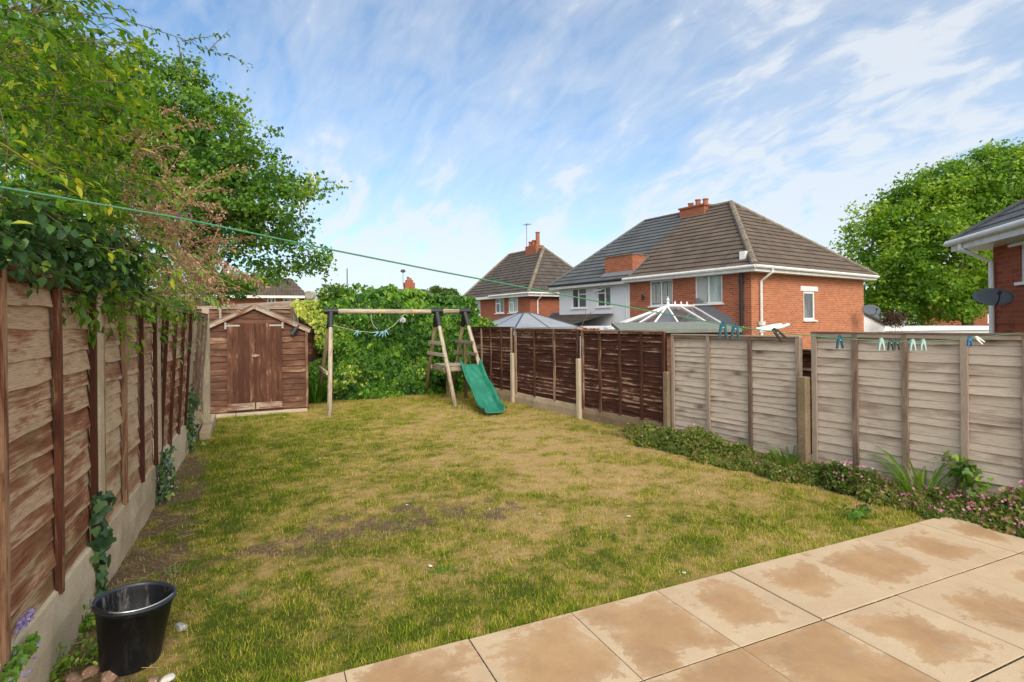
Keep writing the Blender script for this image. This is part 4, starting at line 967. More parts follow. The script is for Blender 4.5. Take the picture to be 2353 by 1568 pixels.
# satellite dish on the far corner
def dish(label, loc, face, w_, h_, arm_to, pole=True):
    t = thing('satellite_dish', label, 'satellite dish', loc, 0); f = Vector(face).normalized(); sd_ = f.cross(Vector((0, 0, 1))).normalized(); up = sd_.cross(f)
    b = MB(); n = 28; rings = []
    for r_ in (0, .35, .7, 1.):
        rings.append([sd_*(w_/2*r_*math.cos(2*math.pi*k/n))+up*(h_/2*r_*math.sin(2*math.pi*k/n))+f*(.07*w_*r_*r_) for k in range(n)])
    for i in range(3):
        for k in range(n):
            k2 = (k+1) % n
            if i == 0: b.poly([rings[0][0], rings[1][k], rings[1][k2]])
            else: b.poly([rings[i][k], rings[i+1][k], rings[i+1][k2], rings[i][k2]])
    o = b.build('reflector', M['dish'], t, smooth=True); sm = o.modifiers.new('solid', 'SOLIDIFY'); sm.thickness = .012
    b = MB(); b.tube([up*(-h_*.45), up*(-h_*.5)+f*(w_*.25), f*(w_*.5)-up*(h_*.25)], .012, 6); b.tube([f*(w_*.5)-up*(h_*.25), f*(w_*.42)-up*(h_*.2)], .035, 8); b.build('receiver_arm', M['black'], t)
    b = MB(); b.tube([Vector((0, 0, 0))-f*.02, Vector(arm_to)-Vector(loc)], .018, 8); b.build('wall_bracket', M['dkmetal'], t)
    return t
Mh = Matrix.Translation(HL) @ Matrix.Rotation(HR, 4, 'Z')
dl = at(2000, 714, 23.2); dish('grey satellite dish on the far corner of the orange brick house', dl, (-.35, -.9, .45), .80, .50, Mh @ Vector((Wd_-.05, .0, z_(1.95))))
# painted half
PH = thing('semi_detached_house', 'pale blue rendered house with slate grey roof, left half of the pair', 'house', HL, HR)
b = MB(); pw = [(7.02, 7.94, 2.30, 3.25), (8.69, 9.77, 2.29, 3.27)]
wall(b, (0, yp+.002, 0), (0, 1, 0), LL-yp, 0, z_(EV), (-1, 0, 0), [(a-yp, c-yp, z_(e), z_(f)) for a, c, e, f in pw])
wall(b, (0, LL, 0), (1, 0, 0), Wd_, 0, z_(EV), (0, 1, 0), []); b.build('wall', M['render'], PH)
window(PH, (0, 0, 0), (0, 1, 0), (-1, 0, 0), *pw[0][:2], z_(pw[0][2]), z_(pw[0][3]), [('v', .42), ('h', .68, .42, 1)], M['glass'], rec=.04, open_top=(.45, .97, .66))
window(PH, (0, 0, 0), (0, 1, 0), (-1, 0, 0), *pw[1][:2], z_(pw[1][2]), z_(pw[1][3]), [('v', .55), ('h', .68, 0, .55)], M['glass'], rec=.04)
b = MB(); roof_face(b, (-OV, yp+.004, E), (-OV, LL+OV, E), (rx, yp+.004, z_(RZ)), (rx, ry1, z_(RZ))); roof_face(b, (Wd_+OV, yp+.004, E), (Wd_+OV, LL+OV, E), (rx, yp+.004, z_(RZ)), (rx, ry1, z_(RZ)))
roof_face(b, (-OV, LL+OV, E), (Wd_+OV, LL+OV, E), (rx, ry1, z_(RZ)), (rx, ry1, z_(RZ))); rf2 = b.build('roof', M['tile_grey'], PH)
b = MB(); hipcap(b, (-OV, LL+OV, E+.03), (rx, ry1, z_(RZ)+.04), .07); hipcap(b, (rx, yp+.3, z_(RZ)+.04), (rx, ry1, z_(RZ)+.04), .07); b.build('ridge_cap', M['grey_ridge'], rf2)
b = MB(); b.box(-OV, -OV+.03, yp+.005, LL+OV, E-.20, E-.01); b.box(-OV+.031, -.001, yp+.005, LL+OV, E-.20, E-.18); b.build('soffit', M['gutter'], PH)
b = MB(); b.tube([(-OV-.05, yp+.1, E-.03), (-OV-.05, LL+OV, E-.02)], .05, 8); b.build('gutter', M['black'], PH)
# lean-to of the painted house
b = MB(); b.box(-2.6, -.02, 6.9, 10.6, 0, z_(1.42)); lt = b.build('lean_to', M['render'], PH)
b = MB(); roof_face(b, (-2.85, 6.8, z_(1.40)), (-2.85, 10.75, z_(1.40)), (-.01, 6.8, z_(1.98)), (-.01, 10.75, z_(1.98))); b.build('lean_to_roof', M['tile_dark'], lt)
b = MB(); b.tube([(-.06, yp+.15, z_(3.2)), (-.06, yp+.15, 0)], .02, 6); b.build('cable', M['gutter'], PH)
# conservatory on the brick house
CO = thing('conservatory', 'white framed conservatory with glazed pitched roof behind the felt roofed shed', 'conservatory', HL, HR)
cy = 2.45; cx0, cw = -3.6, 2.15; rzc, ezc = z_(2.17), z_(1.33)
b = MB(); R1 = Vector((-.03, cy, rzc)); Rn = Vector((-1.55, cy, rzc))
cr = 1.6
ev = [Vector((-.03, cy-cr, ezc)), Vector((cx0+.9, cy-cr, ezc)), Vector((cx0, cy-cw*.45, ezc)), Vector((cx0, cy+cw*.45, ezc)), Vector((cx0+.9, cy+cw, ezc)), Vector((-.03, cy+cw, ezc))]
b.tube([R1, Rn], .075, 6)
for p in (ev[1], ev[2], ev[3], ev[4]): b.tube([Rn, p], .036, 6)
for t in (.0, .5):
    for s_ in (0, 5):
        q = R1.lerp(Rn, t); e_ = Vector((q.x, ev[s_].y, ezc)); b.tube([q, e_], .030, 6)
q = Rn; b.tube([Rn, (ev[2]+ev[3])/2], .03, 6)
for k in range(5): b.tube([ev[k], ev[k+1]], .06, 6)
b.build('roof_bars', M['white'], CO)
b = MB(); dz = Vector((0, 0, -.02))
for P in ([R1, Rn, ev[1], ev[0]], [Rn, ev[2], ev[1]], [Rn, ev[3], ev[2]], [Rn, ev[4], ev[3]], [Rn, R1, ev[5], ev[4]]): b.poly([p+dz for p in P])
b.build('roof_glazing', M['con_glass'], CO)
b = MB(); dn = Vector((0, 0, -1))
for k in range(5):
    P = [ev[k], ev[k+1]]; b.poly([P[0]+dn*.02, P[1]+dn*.02, Vector((P[1].x, P[1].y, z_(-.6))), Vector((P[0].x, P[0].y, z_(-.6)))])
b.build('side_glazing', M['con_glass'], CO)
b = MB()
for k in range(5):
    for t in (0, .33, .66): 
        p = ev[k].lerp(ev[k+1], t); b.tube([p, Vector((p.x, p.y, 0))], .04, 4)
    P0_, P1_ = ev[k].copy(), ev[k+1].copy(); P0_.z = P1_.z = z_(-.6); b.tube([P0_, P1_], .05, 4)
b.build('side_frame', M['white'], CO)
b = MB(); 
for k in range(5): b.poly([Vector((ev[k].x, ev[k].y, 0)), Vector((ev[k+1].x, ev[k+1].y, 0)), Vector((ev[k+1].x, ev[k+1].y, z_(-.62))), Vector((ev[k].x, ev[k].y, z_(-.62)))])
b.build('dwarf_wall', M['brick'], CO)
b = MB(); b.lathe([(.05, 0), (.06, .06), (.03, .12), (.06, .18), (.02, .26), (0.003, .34)], 8, Matrix.Translation((Rn.x+.05, cy, rzc+.04)))
for k in range(3): b.lathe([(.03, 0), (.04, .05), (.005, .13)], 6, Matrix.Translation((Rn.x+.45+k*.35, cy, rzc+.06)))
b.build('finial', M['white'], CO)
b = MB()
for k in range(9):
    t0, t1 = k/9, (k+1)/9; y0_, y1_ = cy-.1-cr*t0, cy-.1-cr*t1; zt = rzc+.30-(rzc-ezc)*t0
    b.poly([(-.012, y0_, zt-.42), (-.012, y1_, zt-.42), (-.012, y1_, zt), (-.012, y0_, zt)])
b.build('lead_flashing', M['leadm'], CO)
# second pair further left
o2 = at(1218, 690, 35); H2 = thing('brick_house', 'distant red brick house with dark hipped roof behind the ivy, left of the blue house', 'house', (o2.x, o2.y, Z0), HR)
b = MB(); w2 = [(1.36, 2.48, 2.26, 3.30), (3.02, 4.12, 2.26, 3.30), (6.15, 7.1, 2.2, 3.25)]
wall(b, (0, 0, 0), (0, 1, 0), 7.85, 0, z_(EV), (-1, 0, 0), [(a, c, z_(e), z_(f)) for a, c, e, f in w2]); wall(b, (0, 0, 0), (1, 0, 0), 6.2, 0, z_(EV), (0, -1, 0), []); wall(b, (0, 7.85, 0), (1, 0, 0), 6.2, 0, z_(EV), (0, 1, 0), [])
b.build('wall', M['brick_far'], H2)
for i, q in enumerate(w2): window(H2, (0, 0, 0), (0, 1, 0), (-1, 0, 0), q[0], q[1], z_(q[2]), z_(q[3]), [('v', .5)]+([('h', .66, .5, 1)] if i < 2 else []), M['glass_pale'] if i != 1 else M['glass'], rec=.03, fw=.08)
b = MB(); a_, c_ = 2.55, 6.9; rx2 = 3.1; rz2 = z_(6.80)
roof_face(b, (-OV, -OV, E), (-OV, 7.85+OV, E), (rx2, a_, rz2), (rx2, c_, rz2)); roof_face(b, (6.2+OV, -OV, E), (6.2+OV, 7.85+OV, E), (rx2, a_, rz2), (rx2, c_, rz2))
roof_face(b, (-OV, -OV, E), (6.2+OV, -OV, E), (rx2, a_, rz2), (rx2, a_, rz2)); roof_face(b, (-OV, 7.85+OV, E), (6.2+OV, 7.85+OV, E), (rx2, c_, rz2), (rx2, c_, rz2)); r2 = b.build('roof', M['tile_dark'], H2)
b = MB(); hipcap(b, (-OV, -OV, E+.04), (rx2, a_, rz2+.05), .13); hipcap(b, (6.2+OV, -OV, E+.04), (rx2, a_, rz2+.05), .1); hipcap(b, (rx2, a_, rz2+.05), (rx2, c_, rz2+.05), .1); hipcap(b, (-OV, 7.85+OV, E+.04), (rx2, c_, rz2+.05), .1)
b.build('ridge_cap', M['mortar'], r2)
b = MB(); b.box(rx2-.35, rx2+.35, 3.0, 4.3, rz2-.3, rz2+.32); c2 = b.build('chimney', M['brick_far'], H2); pots(c2, (rx2, 3.6, rz2+.32), [(0, -.35, .95, .17), (0, .1, .42, .17), (0, .5, .36, .17)], M['pot'])
gutter(H2, [(-OV-.05, 4.3, E-.02), (-OV-.05, -OV-.05, E), (6.2+OV, -OV-.05, E-.02)]); gutter(H2, [(-OV-.05, 8.2, E-.09), (-OV-.05, 6.2, E-.03)])
b = MB(); b.box(-OV, -OV+.03, -OV, 7.85+OV, E-.2, E-.01); b.box(-OV+.031, 6.2+OV, -OV, -OV+.03, E-.2, E-.01); b.box(-OV+.031, -.001, -OV+.031, 7.9, E-.2, E-.18); b.build('soffit', M['gutter'], H2)
downpipe(H2, .55, -.07, E-.02, 0, .6, -OV-.05, M['gutter'], .05); 
b = MB(); b.tube([(rx2, 4.6, rz2), (rx2, 4.6, rz2+2.1)], .018, 5); b.tube([(rx2, 4.2, rz2+2.0), (rx2, 4.9, rz2+2.05)], .012, 5)
for k in range(5): b.tube([(rx2-.25, 4.2+k*.15, rz2+2.0), (rx2+.25, 4.2+k*.15, rz2+2.0)], .008, 4)
b.build('aerial', M['dkmetal'], H2)
dl = at(1277, 734, 30); dish('dark satellite dish low beside the wall of the blue house', dl, (-.5, -.8, .3), .75, .75, (dl.x, dl.y+.6, dl.z-.3))
# far grey roofed house behind the ivy
f3 = at(935, 700, 62); H3 = thing('far_house', 'far house showing only a grey roof and red chimney above the ivy', 'house', (f3.x, f3.y, Z0), R(2))
b = MB(); b.box(-3.6, 3.6, 0, 6, 0, z_(4.4)); b.build('wall', M['brick_far'], H3)
b = MB(); e3 = z_(4.35); t3 = z_(1.6+82/1265*62+.1); roof_face(b, (-4.0, -.4, e3), (4.0, -.4, e3), (-2.4, 3, t3), (3.1, 3, t3)); roof_face(b, (-4., 6.4, e3), (4., 6.4, e3), (-2.4, 3, t3), (3.1, 3, t3)); roof_face(b, (-4.0, -.4, e3), (-4, 6.4, e3), (-2.4, 3, t3), (-2.4, 3, t3)); roof_face(b, (4.0, -.4, e3), (4, 6.4, e3), (3.1, 3, t3), (3.1, 3, t3)); r3 = b.build('roof', M['tile_grey'], H3)
b = MB(); b.box(.55, 1.75, 2.7, 3.4, t3-.3, t3+.75); b.box(.75, 1.55, 2.75, 3.35, t3+.75, t3+1.05); c3 = b.build('chimney', M['brick_far'], H3); pots(c3, (1.0, 3.05, t3+1.05), [(0, 0, .4, .16), (.3, 0, .25, .16)], M['pot'])
b = MB(); b.tube([(.4, 3, t3+.2), (.4, 3, t3+2.1)], .03, 5); b.lathe([(.05, 0), (.3, .12), (.3, .3), (.05, .42)], 8, Matrix.Translation((.4, 3, t3+1.9))); b.build('aerial', M['dkmetal'], H3)
# house behind the maple
f4 = at(625, 700, 30); H4 = thing('brick_house', 'brick house with brown hipped roof half hidden behind the large tree', 'house', (f4.x, f4.y, Z0), R(-3))
def l4(px, py, y=0.):
    d = ray(px, py); v = Matrix.Rotation(R(3), 3, 'Z') @ d; o_ = Matrix.Rotation(R(3), 3, 'Z') @ Vector((-f4.x, -f4.y, 0)); t = (y-o_.y)/v.y; return (o_.x+v.x*t, EYE+v.z*t)
xr, zr = l4(706, 682); xl = -6.0
wl = [(l4(613, 690)[0], l4(634, 690)[0], 2.2, l4(620, 684.5)[1]), (l4(650, 690)[0], l4(683, 690)[0], 2.2, l4(660, 685)[1])]
b = MB(); wall(b, (xl, 0, 0), (1, 0, 0), xr-xl-.3, 0, z_(zr), (0, -1, 0), [(a-xl, c-xl, z_(e), z_(f)) for a, c, e, f in wl]); wall(b, (xr-.3, 0, 0), (0, 1, 0), 7, 0, z_(zr), (1, 0, 0), []); wall(b, (xl, 0, 0), (0, 1, 0), 7, 0, z_(zr), (-1, 0, 0), []); b.build('wall', M['brick_far'], H4)
for q in wl: window(H4, (0, 0, 0), (1, 0, 0), (0, -1, 0), q[0], q[1], z_(q[2]), z_(q[3]), [('v', .5)], M['glass'], rec=.03, fw=.09)
b = MB(); xa, zt4 = l4(668, 640, 3.5); e4 = z_(zr)+.05
roof_face(b, (xl-.4, -.4, e4), (xr, -.4, e4), (xl+3, 3.5, z_(zt4)), (xa, 3.5, z_(zt4))); roof_face(b, (xr, -.4, e4), (xr, 7.4, e4), (xa, 3.5, z_(zt4)), (xa, 3.5, z_(zt4))); roof_face(b, (xl-.4, 7.4, e4), (xr, 7.4, e4), (xl+3, 3.5, z_(zt4)), (xa, 3.5, z_(zt4))); roof_face(b, (xl-.4, -.4, e4), (xl-.4, 7.4, e4), (xl+3, 3.5, z_(zt4)), (xl+3, 3.5, z_(zt4))); b.build('roof', M['tile_brown'], H4)
b = MB(); b.box(xl-.4, xr, -.46, -.401, e4-.16, e4-.02); b.build('gutter', M['gutter'], H4)
# lean-to roof edge behind the shed
a_ = PY(462, 704, 14.2); c_ = PY(733, 688, 14.2)
LT = thing('neighbour_outbuilding', 'low timber outbuilding with long grey roof edge just behind the shed', 'outbuilding', (a_.x, a_.y, 0))
dx = c_.x-a_.x
b = MB(); z1_, z2_ = a_.z, c_.z
pr_ = [(0, -.0, z1_), (dx, 0, z2_), (dx, 0, z2_-.10), (0, 0, z1_-.17)]
b.poly(pr_, [(0, .15), (dx, .15), (dx, 0), (0, 0)]); b.poly([(0, 0, z1_), (0, 2.4, z1_-.05), (dx, 2.4, z2_-.05), (dx, 0, z2_)]); b.poly([(dx, 0, z2_), (dx, 2.4, z2_-.05), (dx, 2.4, z2_-.15), (dx, 0, z2_-.10)])
b.poly([(0, 0, z1_-.17), (dx, 0, z2_-.10), (dx, 2.4, z2_-.15), (0, 2.4, z1_-.2)]); b.build('roof', M['batten_grey'], LT)
b = MB(); b.box(.1, dx-.1, .12, 2.3, -.1, min(z1_, z2_)-.17, .4); b.build('wall', M['shed'], LT)
rk = PY(713, 684, 14.6); o = rock('tarpaulin_bundle', rk+Vector((0, 0, .06)), .17, (1.05, .8, .92), concrete('weathered_grey_tarpaulin', (.20, .18, .15), (.38, .35, .30)), 'rounded grey brown bundle sitting on the outbuilding roof end', 'bundle', seed=5)
# right hand house
RD = R(-40.7); o3 = at(2282, 600, 11.0); RH = thing('brick_house', 'deep red brick house cut off by the right edge, with white gutter and downpipe', 'house', (o3.x, o3.y, Z0), RD)
ez3 = 1.6+1.30+.2; 
def l3(px, py, x=0.):
    o_ = Matrix.Rotation(-RD, 3, 'Z') @ Vector((-o3.x, -o3.y, 0)); v = Matrix.Rotation(-RD, 3, 'Z') @ ray(px, py); t = (x-o_.x)/v.x; return (o_.y+v.y*t, EYE+v.z*t)
gy, gz3 = l3(2187, 557, -.5); 
wy1, wz1 = l3(2343, 547); _, wz0 = l3(2343, 649); E3 = z_(gz3)
b = MB(); wall(b, (0, -5.2, 0), (0, 1, 0), 5.2, 0, E3-.02, (-1, 0, 0), [(5.2+wy1-1.15, 5.2+wy1, z_(wz0), z_(wz1))]); wall(b, (0, 0, 0), (1, 0, 0), 6, 0, E3-.02, (0, 1, 0), []); wall(b, (0, -5.2, 0), (1, 0, 0), 6, 0, E3-.02, (0, -1, 0), [])
_, bz = l3(2320, 740); b.build('wall', M['brick_deep'], RH)
b = MB(); b.box(-.025, -.001, -5.2, -.02, z_(bz)-.03, z_(bz)+.03); b.build('string_course', M['brick_deep'], RH)
window(RH, (0, 0, 0), (0, 1, 0), (-1, 0, 0), wy1-1.15, wy1, z_(wz0), z_(wz1), [('v', .5), ('h', .68, .5, 1)], M['glass'], rec=.03, open_top=(.55, .98, .68))
b = MB(); roof_face(b, (-.5, -5.6, E3), (-.5, .5, E3), (3.0, -5.6, E3+2.5), (3.0, -3., E3+2.5), step=.02); roof_face(b, (-.5, .5, E3), (6.5, .5, E3), (3.0, -3., E3+2.5), (3.0, -3., E3+2.5)); r5 = b.build('roof', M['tile_grey'], RH)
b = MB(); hipcap(b, (-.5, .5, E3+.02), (3, -3, E3+2.52), .07, .33); b.build('ridge_cap', M['grey_ridge'], r5)
b = MB(); b.tube([(-.55, -5.6, E3-.01), (-.55, .52, E3-.03)], .06, 10); b.tube([(-.55, .52, E3-.03), (-.55, .56, E3-.03)], .065, 10); b.build('gutter', M['gutter'], RH)
b = MB(); b.box(-.5, -.475, -5.6, .5, E3-.2, E3-.015); b.box(-.474, -.001, -5.6, .5, E3-.2, E3-.185); b.box(-.001, 6, .001, .5, E3-.2, E3-.185); b.box(-.474, 6, .475, .5, E3-.18, E3-.01); b.build('soffit', M['gutter'], RH)
downpipe(RH, -.06, -.06, E3-.04, 0, -.53, .05, M['white'], .045)
dl = at(2280, 686, 10.1); dish('large grey satellite dish beside the right hand house downpipe', dl, (-.75, -.75, .75), .62, .40, Vector((o3.x, o3.y-.3, dl.z-.12)))
# gazebo
gzc = at(1206, 730, 15.5); GZ = thing('gazebo', 'grey polycarbonate gazebo roof showing above the brown fence', 'gazebo', (gzc.x, gzc.y, -1.2), R(10))
hb, ht = 1.26+1.2, 1.87+1.2; q = 1.55; k_ = .15
b = MB(); cs = [(-q, -q), (q, -q), (q, q), (-q, q)]; tp = [(-k_, -k_), (k_, -k_), (k_, k_), (-k_, k_)]
for k in range(4):
    a0, a1, c0, c1 = cs[k], cs[(k+1) % 4], tp[k], tp[(k+1) % 4]; b.poly([(*a0, hb), (*a1, hb), (*c1, ht), (*c0, ht)])
b.poly([(*p, ht) for p in tp]); b.build('roof_panels', M['poly'], GZ)
b = MB()
for k in range(4):
    a0, a1 = Vector((*cs[k], hb)), Vector((*cs[(k+1) % 4], hb)); c0, c1 = Vector((*tp[k], ht)), Vector((*tp[(k+1) % 4], ht))
    b.tube([a0, c0], .022, 5); b.tube([a0.lerp(a1, .5), c0.lerp(c1, .5)], .018, 5); b.tube([a0, a1], .04, 5); b.tube([a0.lerp(c0, .33), a1.lerp(c1, .33)], .012, 4); b.tube([c0, c1], .03, 5)
b.build('roof_frame', M['dkmetal'], GZ)
for k in range(4): b = MB(); b.tube([(*[v*.94 for v in cs[k]], 0), (*[v*.94 for v in cs[k]], hb+.02)], .045, 6); b.build('post', M['dkmetal'], GZ)
# felt roofed shed beyond the grey fence
fa = at(1425, 757, 9.4); fb = at(1705, 766, 9.4)
FS = thing('garden_shed', 'flat shed roof of green grey felt behind the dark brown fence', 'shed', (fa.x, fa.y, -.9), math.atan2(fb.y-fa.y, fb.x-fa.x))
wf = (fb-fa).length; zf = fa.z+.9-.01; zr_ = zf+.125
b = MB(); b.poly([(0, 0, zf), (wf, 0, zf), (wf, 1.5, zr_), (.12, 1.5, zr_)]); b.poly([(0, 0, zf-.06), (wf, 0, zf-.06), (wf, 0, zf), (0, 0, zf)]); b.poly([(0, 0, zf-.06), (0, 0, zf), (.12, 1.5, zr_), (.12, 1.5, zr_-.06)]); b.poly([(wf, 0, zf-.06), (wf, 1.5, zr_-.06), (wf, 1.5, zr_), (wf, 0, zf)])
b.poly([(.12, 1.5, zr_-.06), (wf, 1.5, zr_-.06), (wf, 0, zf-.06), (0, 0, zf-.06)]); b.poly([(.12, 1.5, zr_), (wf, 1.5, zr_), (wf, 1.5, zr_-.06), (.12, 1.5, zr_-.06)]); b.build('roof', M['felt'], FS)
b = MB(); b.box(.15, wf-.08, .1, 1.4, 0, zf-.065); b.build('wall', M['shed'], FS)
# pipes against the side wall, garages and far buildings on the right
b = MB(); b.tube([at(1737, 757, 17.0), at(1780, 748, 17.2), at(1795, 746.5, 17.3)], .045, 8); b.tube([at(1745, 762, 17.0), at(1795, 752, 17.2), at(1812, 746, 17.4)], .05, 8)
o = b.build('waste_pipes', M['white'], None); tag(o, 'white plastic waste pipes against the side wall of the orange brick house', 'pipe')
ga = at(1975, 760, 27); GA = thing('garage', 'low white gabled garage with dark roof verge right of the brick house', 'garage', (ga.x, ga.y, Z0), R(-24))
b = MB(); zt = z_(1.6); b.poly([(-1.6, 0, 0), (1.25, 0, 0), (1.25, 0, zt-.3), (-.5, 0, zt+.65), (-1.6, 0, zt+.05)]); b.poly([(1.25, 0, 0), (1.25, 4, 0), (1.25, 4, zt-.3), (1.25, 0, zt-.3)]); b.build('wall', M['white'], GA)
b = MB(); b.beam((-.6, -.05, zt+.74), (1.35, -.05, zt-.30), .12, .10); b.poly([(-.6, 0, zt+.78), (-.6, 4, zt+.78), (1.4, 4, zt-.28), (1.4, 0, zt-.28)]); b.build('roof', M['tile_dark'], GA)
gb = at(2020, 752, 29); GB = thing('garage_block', 'low flat block with white fascia under the right hand tree', 'garage', (gb.x, gb.y, Z0), R(-24))
b = MB(); b.box(0, 6.2, 0, 4, 0, z_(.96)); b.build('wall', M['render'], GB); b = MB(); b.box(-.1, 6.3, -.1, 4.1, z_(.96), z_(1.17)); b.build('fascia', M['white'], GB)
hc = at(2020, 745, 48); HC = thing('far_house', 'far brick house with white window, glimpsed beneath the right hand tree', 'house', (hc.x, hc.y, Z0), R(-24))
b = MB(); wall(b, (0, 0, 0), (1, 0, 0), 13, 0, 5.5, (0, -1, 0), [(2.2, 3.7, 3.0, 4.1), (9.5, 11, 3.0, 4.1)]); wall(b, (0, 0, 0), (0, 1, 0), 6, 0, 5.5, (-1, 0, 0), []); b.build('wall', M['brick_far'], HC)
b = MB(); b.box(-.6, 1.4, -1.2, -.01, 0, 5.2); b.build('render_bay', M['render'], HC)
for q0, q1 in ((2.2, 3.7), (9.5, 11)): window(HC, (0, 0, 0), (1, 0, 0), (0, -1, 0), q0, q1, 3.0, 4.1, [('v', .5)], M['glass_pale'], rec=.03, fw=.12)
b = MB(); roof_face(b, (-.4, -.4, 5.5), (13.4, -.4, 5.5), (2, 3, 8.), (11, 3, 8.)); b.build('roof', M['tile_dark'], HC)
b = MB(); pa, pb = at(798, 690, 40), at(797.5, 617, 40); b.tube([pa-Vector((0, 0, 4)), pa, pb], [.06, .05, .035], 6); o = b.build('mast', M['dkmetal'], None); tag(o, 'thin dark mast standing against the sky above the ivy', 'mast')
# ------------------------------------------------------------------ plants
def sample_blobs(blobs, n, shell=.5, r_=rng):
    vols = np.array([b_[3]*b_[4]*b_[5] for b_ in blobs]); pick = r_.choice(len(blobs), n, p=vols/vols.sum())
    B = np.array(blobs)[pick]; v = unit(r_.normal(size=(n, 3))); rad = r_.random(n)**(1/3.); rad = rad*(1-shell)+shell*(1-(1-rad)**1.3*0.5)
    return B[:, :3]+v*B[:, 3:6]*rad[:, None], v
def crown(name, blobs, nclus, per, csize, lsize, mat, parent, tpl, origin, shell=.35, tonebase=.45, up=.6, keep=None, flat=.7):
    C_, v = sample_blobs(blobs, nclus, shell); tb = rng.normal(0, .13, nclus)
    P = np.repeat(C_, per, 0)+rng.normal(size=(nclus*per, 3))*csize*np.array([1, 1, flat]); n = len(P)
    out = np.repeat(v, per, 0)
    if keep is not None:
        kp = keep(P); P, out = P[kp], out[kp]; tb_ = np.repeat(tb, per)[kp]; n = len(P)
    else: tb_ = np.repeat(tb, per)
    D = rng.normal(size=(n, 3)); D[:, 2] -= .3; N = out*.6+rng.normal(size=(n, 3))*.55+np.array([0, 0, up])
    cs_ = .45/max(csize, .05)*.5; cl_ = fbm(P[:, 0]+P[:, 2]*.7, P[:, 1]+P[:, 2]*.6, cs_, 401, 2)-.5
    o = leaf_mesh(name, P, D, N, lsize*rng.uniform(.55, 1.3, n), np.clip(tonebase+tb_+cl_*.75+rng.normal(0, .13, n), 0, 1), tpl, mat, parent, origin)
    return o, C_
def branches(name, base, top, targets, r0, parent, origin, mat, n=40, rs=3):
    q = random.Random(rs); b = MB(); O = Vector(origin); base, top = Vector(base), Vector(top)
    mid = base.lerp(top, .5)+Vector((q.uniform(-.1, .1), q.uniform(-.1, .1), 0)); b.tube([base-O, mid-O, top-O], [r0, r0*.8, r0*.5], 9)
    tr = b.build('trunk', mat, parent, smooth=True)
    idx = q.sample(range(len(targets)), min(n, len(targets)))
    for i in idx:
        t = Vector(targets[i]); f = q.uniform(.45, 1.); s = base.lerp(top, f); m1 = s.lerp(t, .35)+Vector((0, 0, (t-s).length*.08)); m2 = s.lerp(t, .7)+Vector((q.uniform(-.2, .2), q.uniform(-.2, .2), q.uniform(-.1, .2)))*(.3*(t-s).length/3)
        br = r0*(.22+.2*q.random()); bb.tube([s-O, m1-O, m2-O, t-O], [br, br*.7, br*.4, br*.12], 5) if False else lim.tube([s-O, m1-O, m2-O, t-O], [br, br*.7, br*.4, br*.12], 5)
    return tr
lim = MB()
def tree(name, label, base, top, r0, blobs, nclus, per, csize, lsize, leafm, tpl, group=None, nb=40, seed=3, **kw):
    global lim
    t = thing(name, label, 'tree', base, 0, group); lim = MB()
    cr, C_ = crown('crown', blobs, nclus, per, csize, lsize, M[leafm], t, tpl, base, **kw)
    branches('limbs', base, top, C_, r0, t, base, M['bark'], nb, seed)
    lim.build('limbs', M['bark'], t, smooth=True); return t
def blob(px, py, dep, rx_, ry_=None, rz_=None, dd=None):
    p = at(px, py, dep); s = dep/FPX; rx_ = rx_*s; rz2_ = (rz_*s if rz_ else rx_); return (p.x, p.y, p.z, rx_, (dd or rx_), rz2_)
MD = 15.
mb_ = [blob(455, 330, MD, 130, rz_=120, dd=1.6), blob(330, 260, MD, 150, rz_=150, dd=1.8), blob(560, 420, MD, 110, rz_=90, dd=1.3), blob(650, 420, MD, 75, rz_=40, dd=.8), blob(600, 310, MD, 42, rz_=32, dd=.5), blob(505, 230, MD, 50, rz_=38, dd=.6),
       blob(715, 425, MD, 52, rz_=24, dd=.5), blob(665, 455, MD, 70, rz_=45, dd=.8), blob(620, 520, MD, 95, rz_=60, dd=1.1), blob(560, 620, MD, 95, rz_=55, dd=1.1), blob(690, 590, MD, 68, rz_=30, dd=.7), blob(470, 480, MD, 130, rz_=120, dd=1.8), blob(700, 618, MD, 50, rz_=14, dd=.4), blob(200, 300, MD, 170, rz_=170, dd=1.8), blob(90, 420, MD, 160, rz_=180, dd=1.5), blob(535, 660, MD, 50, rz_=30, dd=.8), blob(430, 170, MD, 45, rz_=35, dd=.6), blob(60, 200, MD, 170, rz_=170, dd=1.6)]
base = at(452, 760, MD+.3); base.z = -.6; topm = at(500, 420, MD)
tree('maple_tree', 'large spreading maple tree behind the left fence and shed', base, topm, .16, mb_, 1600, 46, .16, .10, 'leaf_maple', MAPLE, nb=70, tonebase=.42)
RTd = 36.
rb_ = [blob(2180, 560, RTd, 190, rz_=170, dd=4), blob(2040, 590, RTd, 100, rz_=130, dd=3), blob(2280, 470, RTd, 160, rz_=130, dd=3.5), blob(2140, 430, RTd, 80, rz_=60, dd=2), blob(1985, 520, RTd, 52, rz_=50, dd=1.4), blob(2320, 380, RTd, 70, rz_=45, dd=2), blob(2380, 430, RTd, 120, rz_=90, dd=3), blob(2130, 690, RTd, 130, rz_=60, dd=3), blob(2400, 560, RTd, 150, rz_=150, dd=3), blob(2060, 470, RTd, 50, rz_=35, dd=1.2)]
bt = at(2225, 780, RTd); bt.z = -1.8
tree('broadleaf_tree', 'large bright green tree between the two brick houses on the right', bt, at(2230, 560, RTd), .38, rb_, 1650, 46, .33, .20, 'leaf_tree', MAPLE, nb=60, seed=8, tonebase=.50, shell=.5)
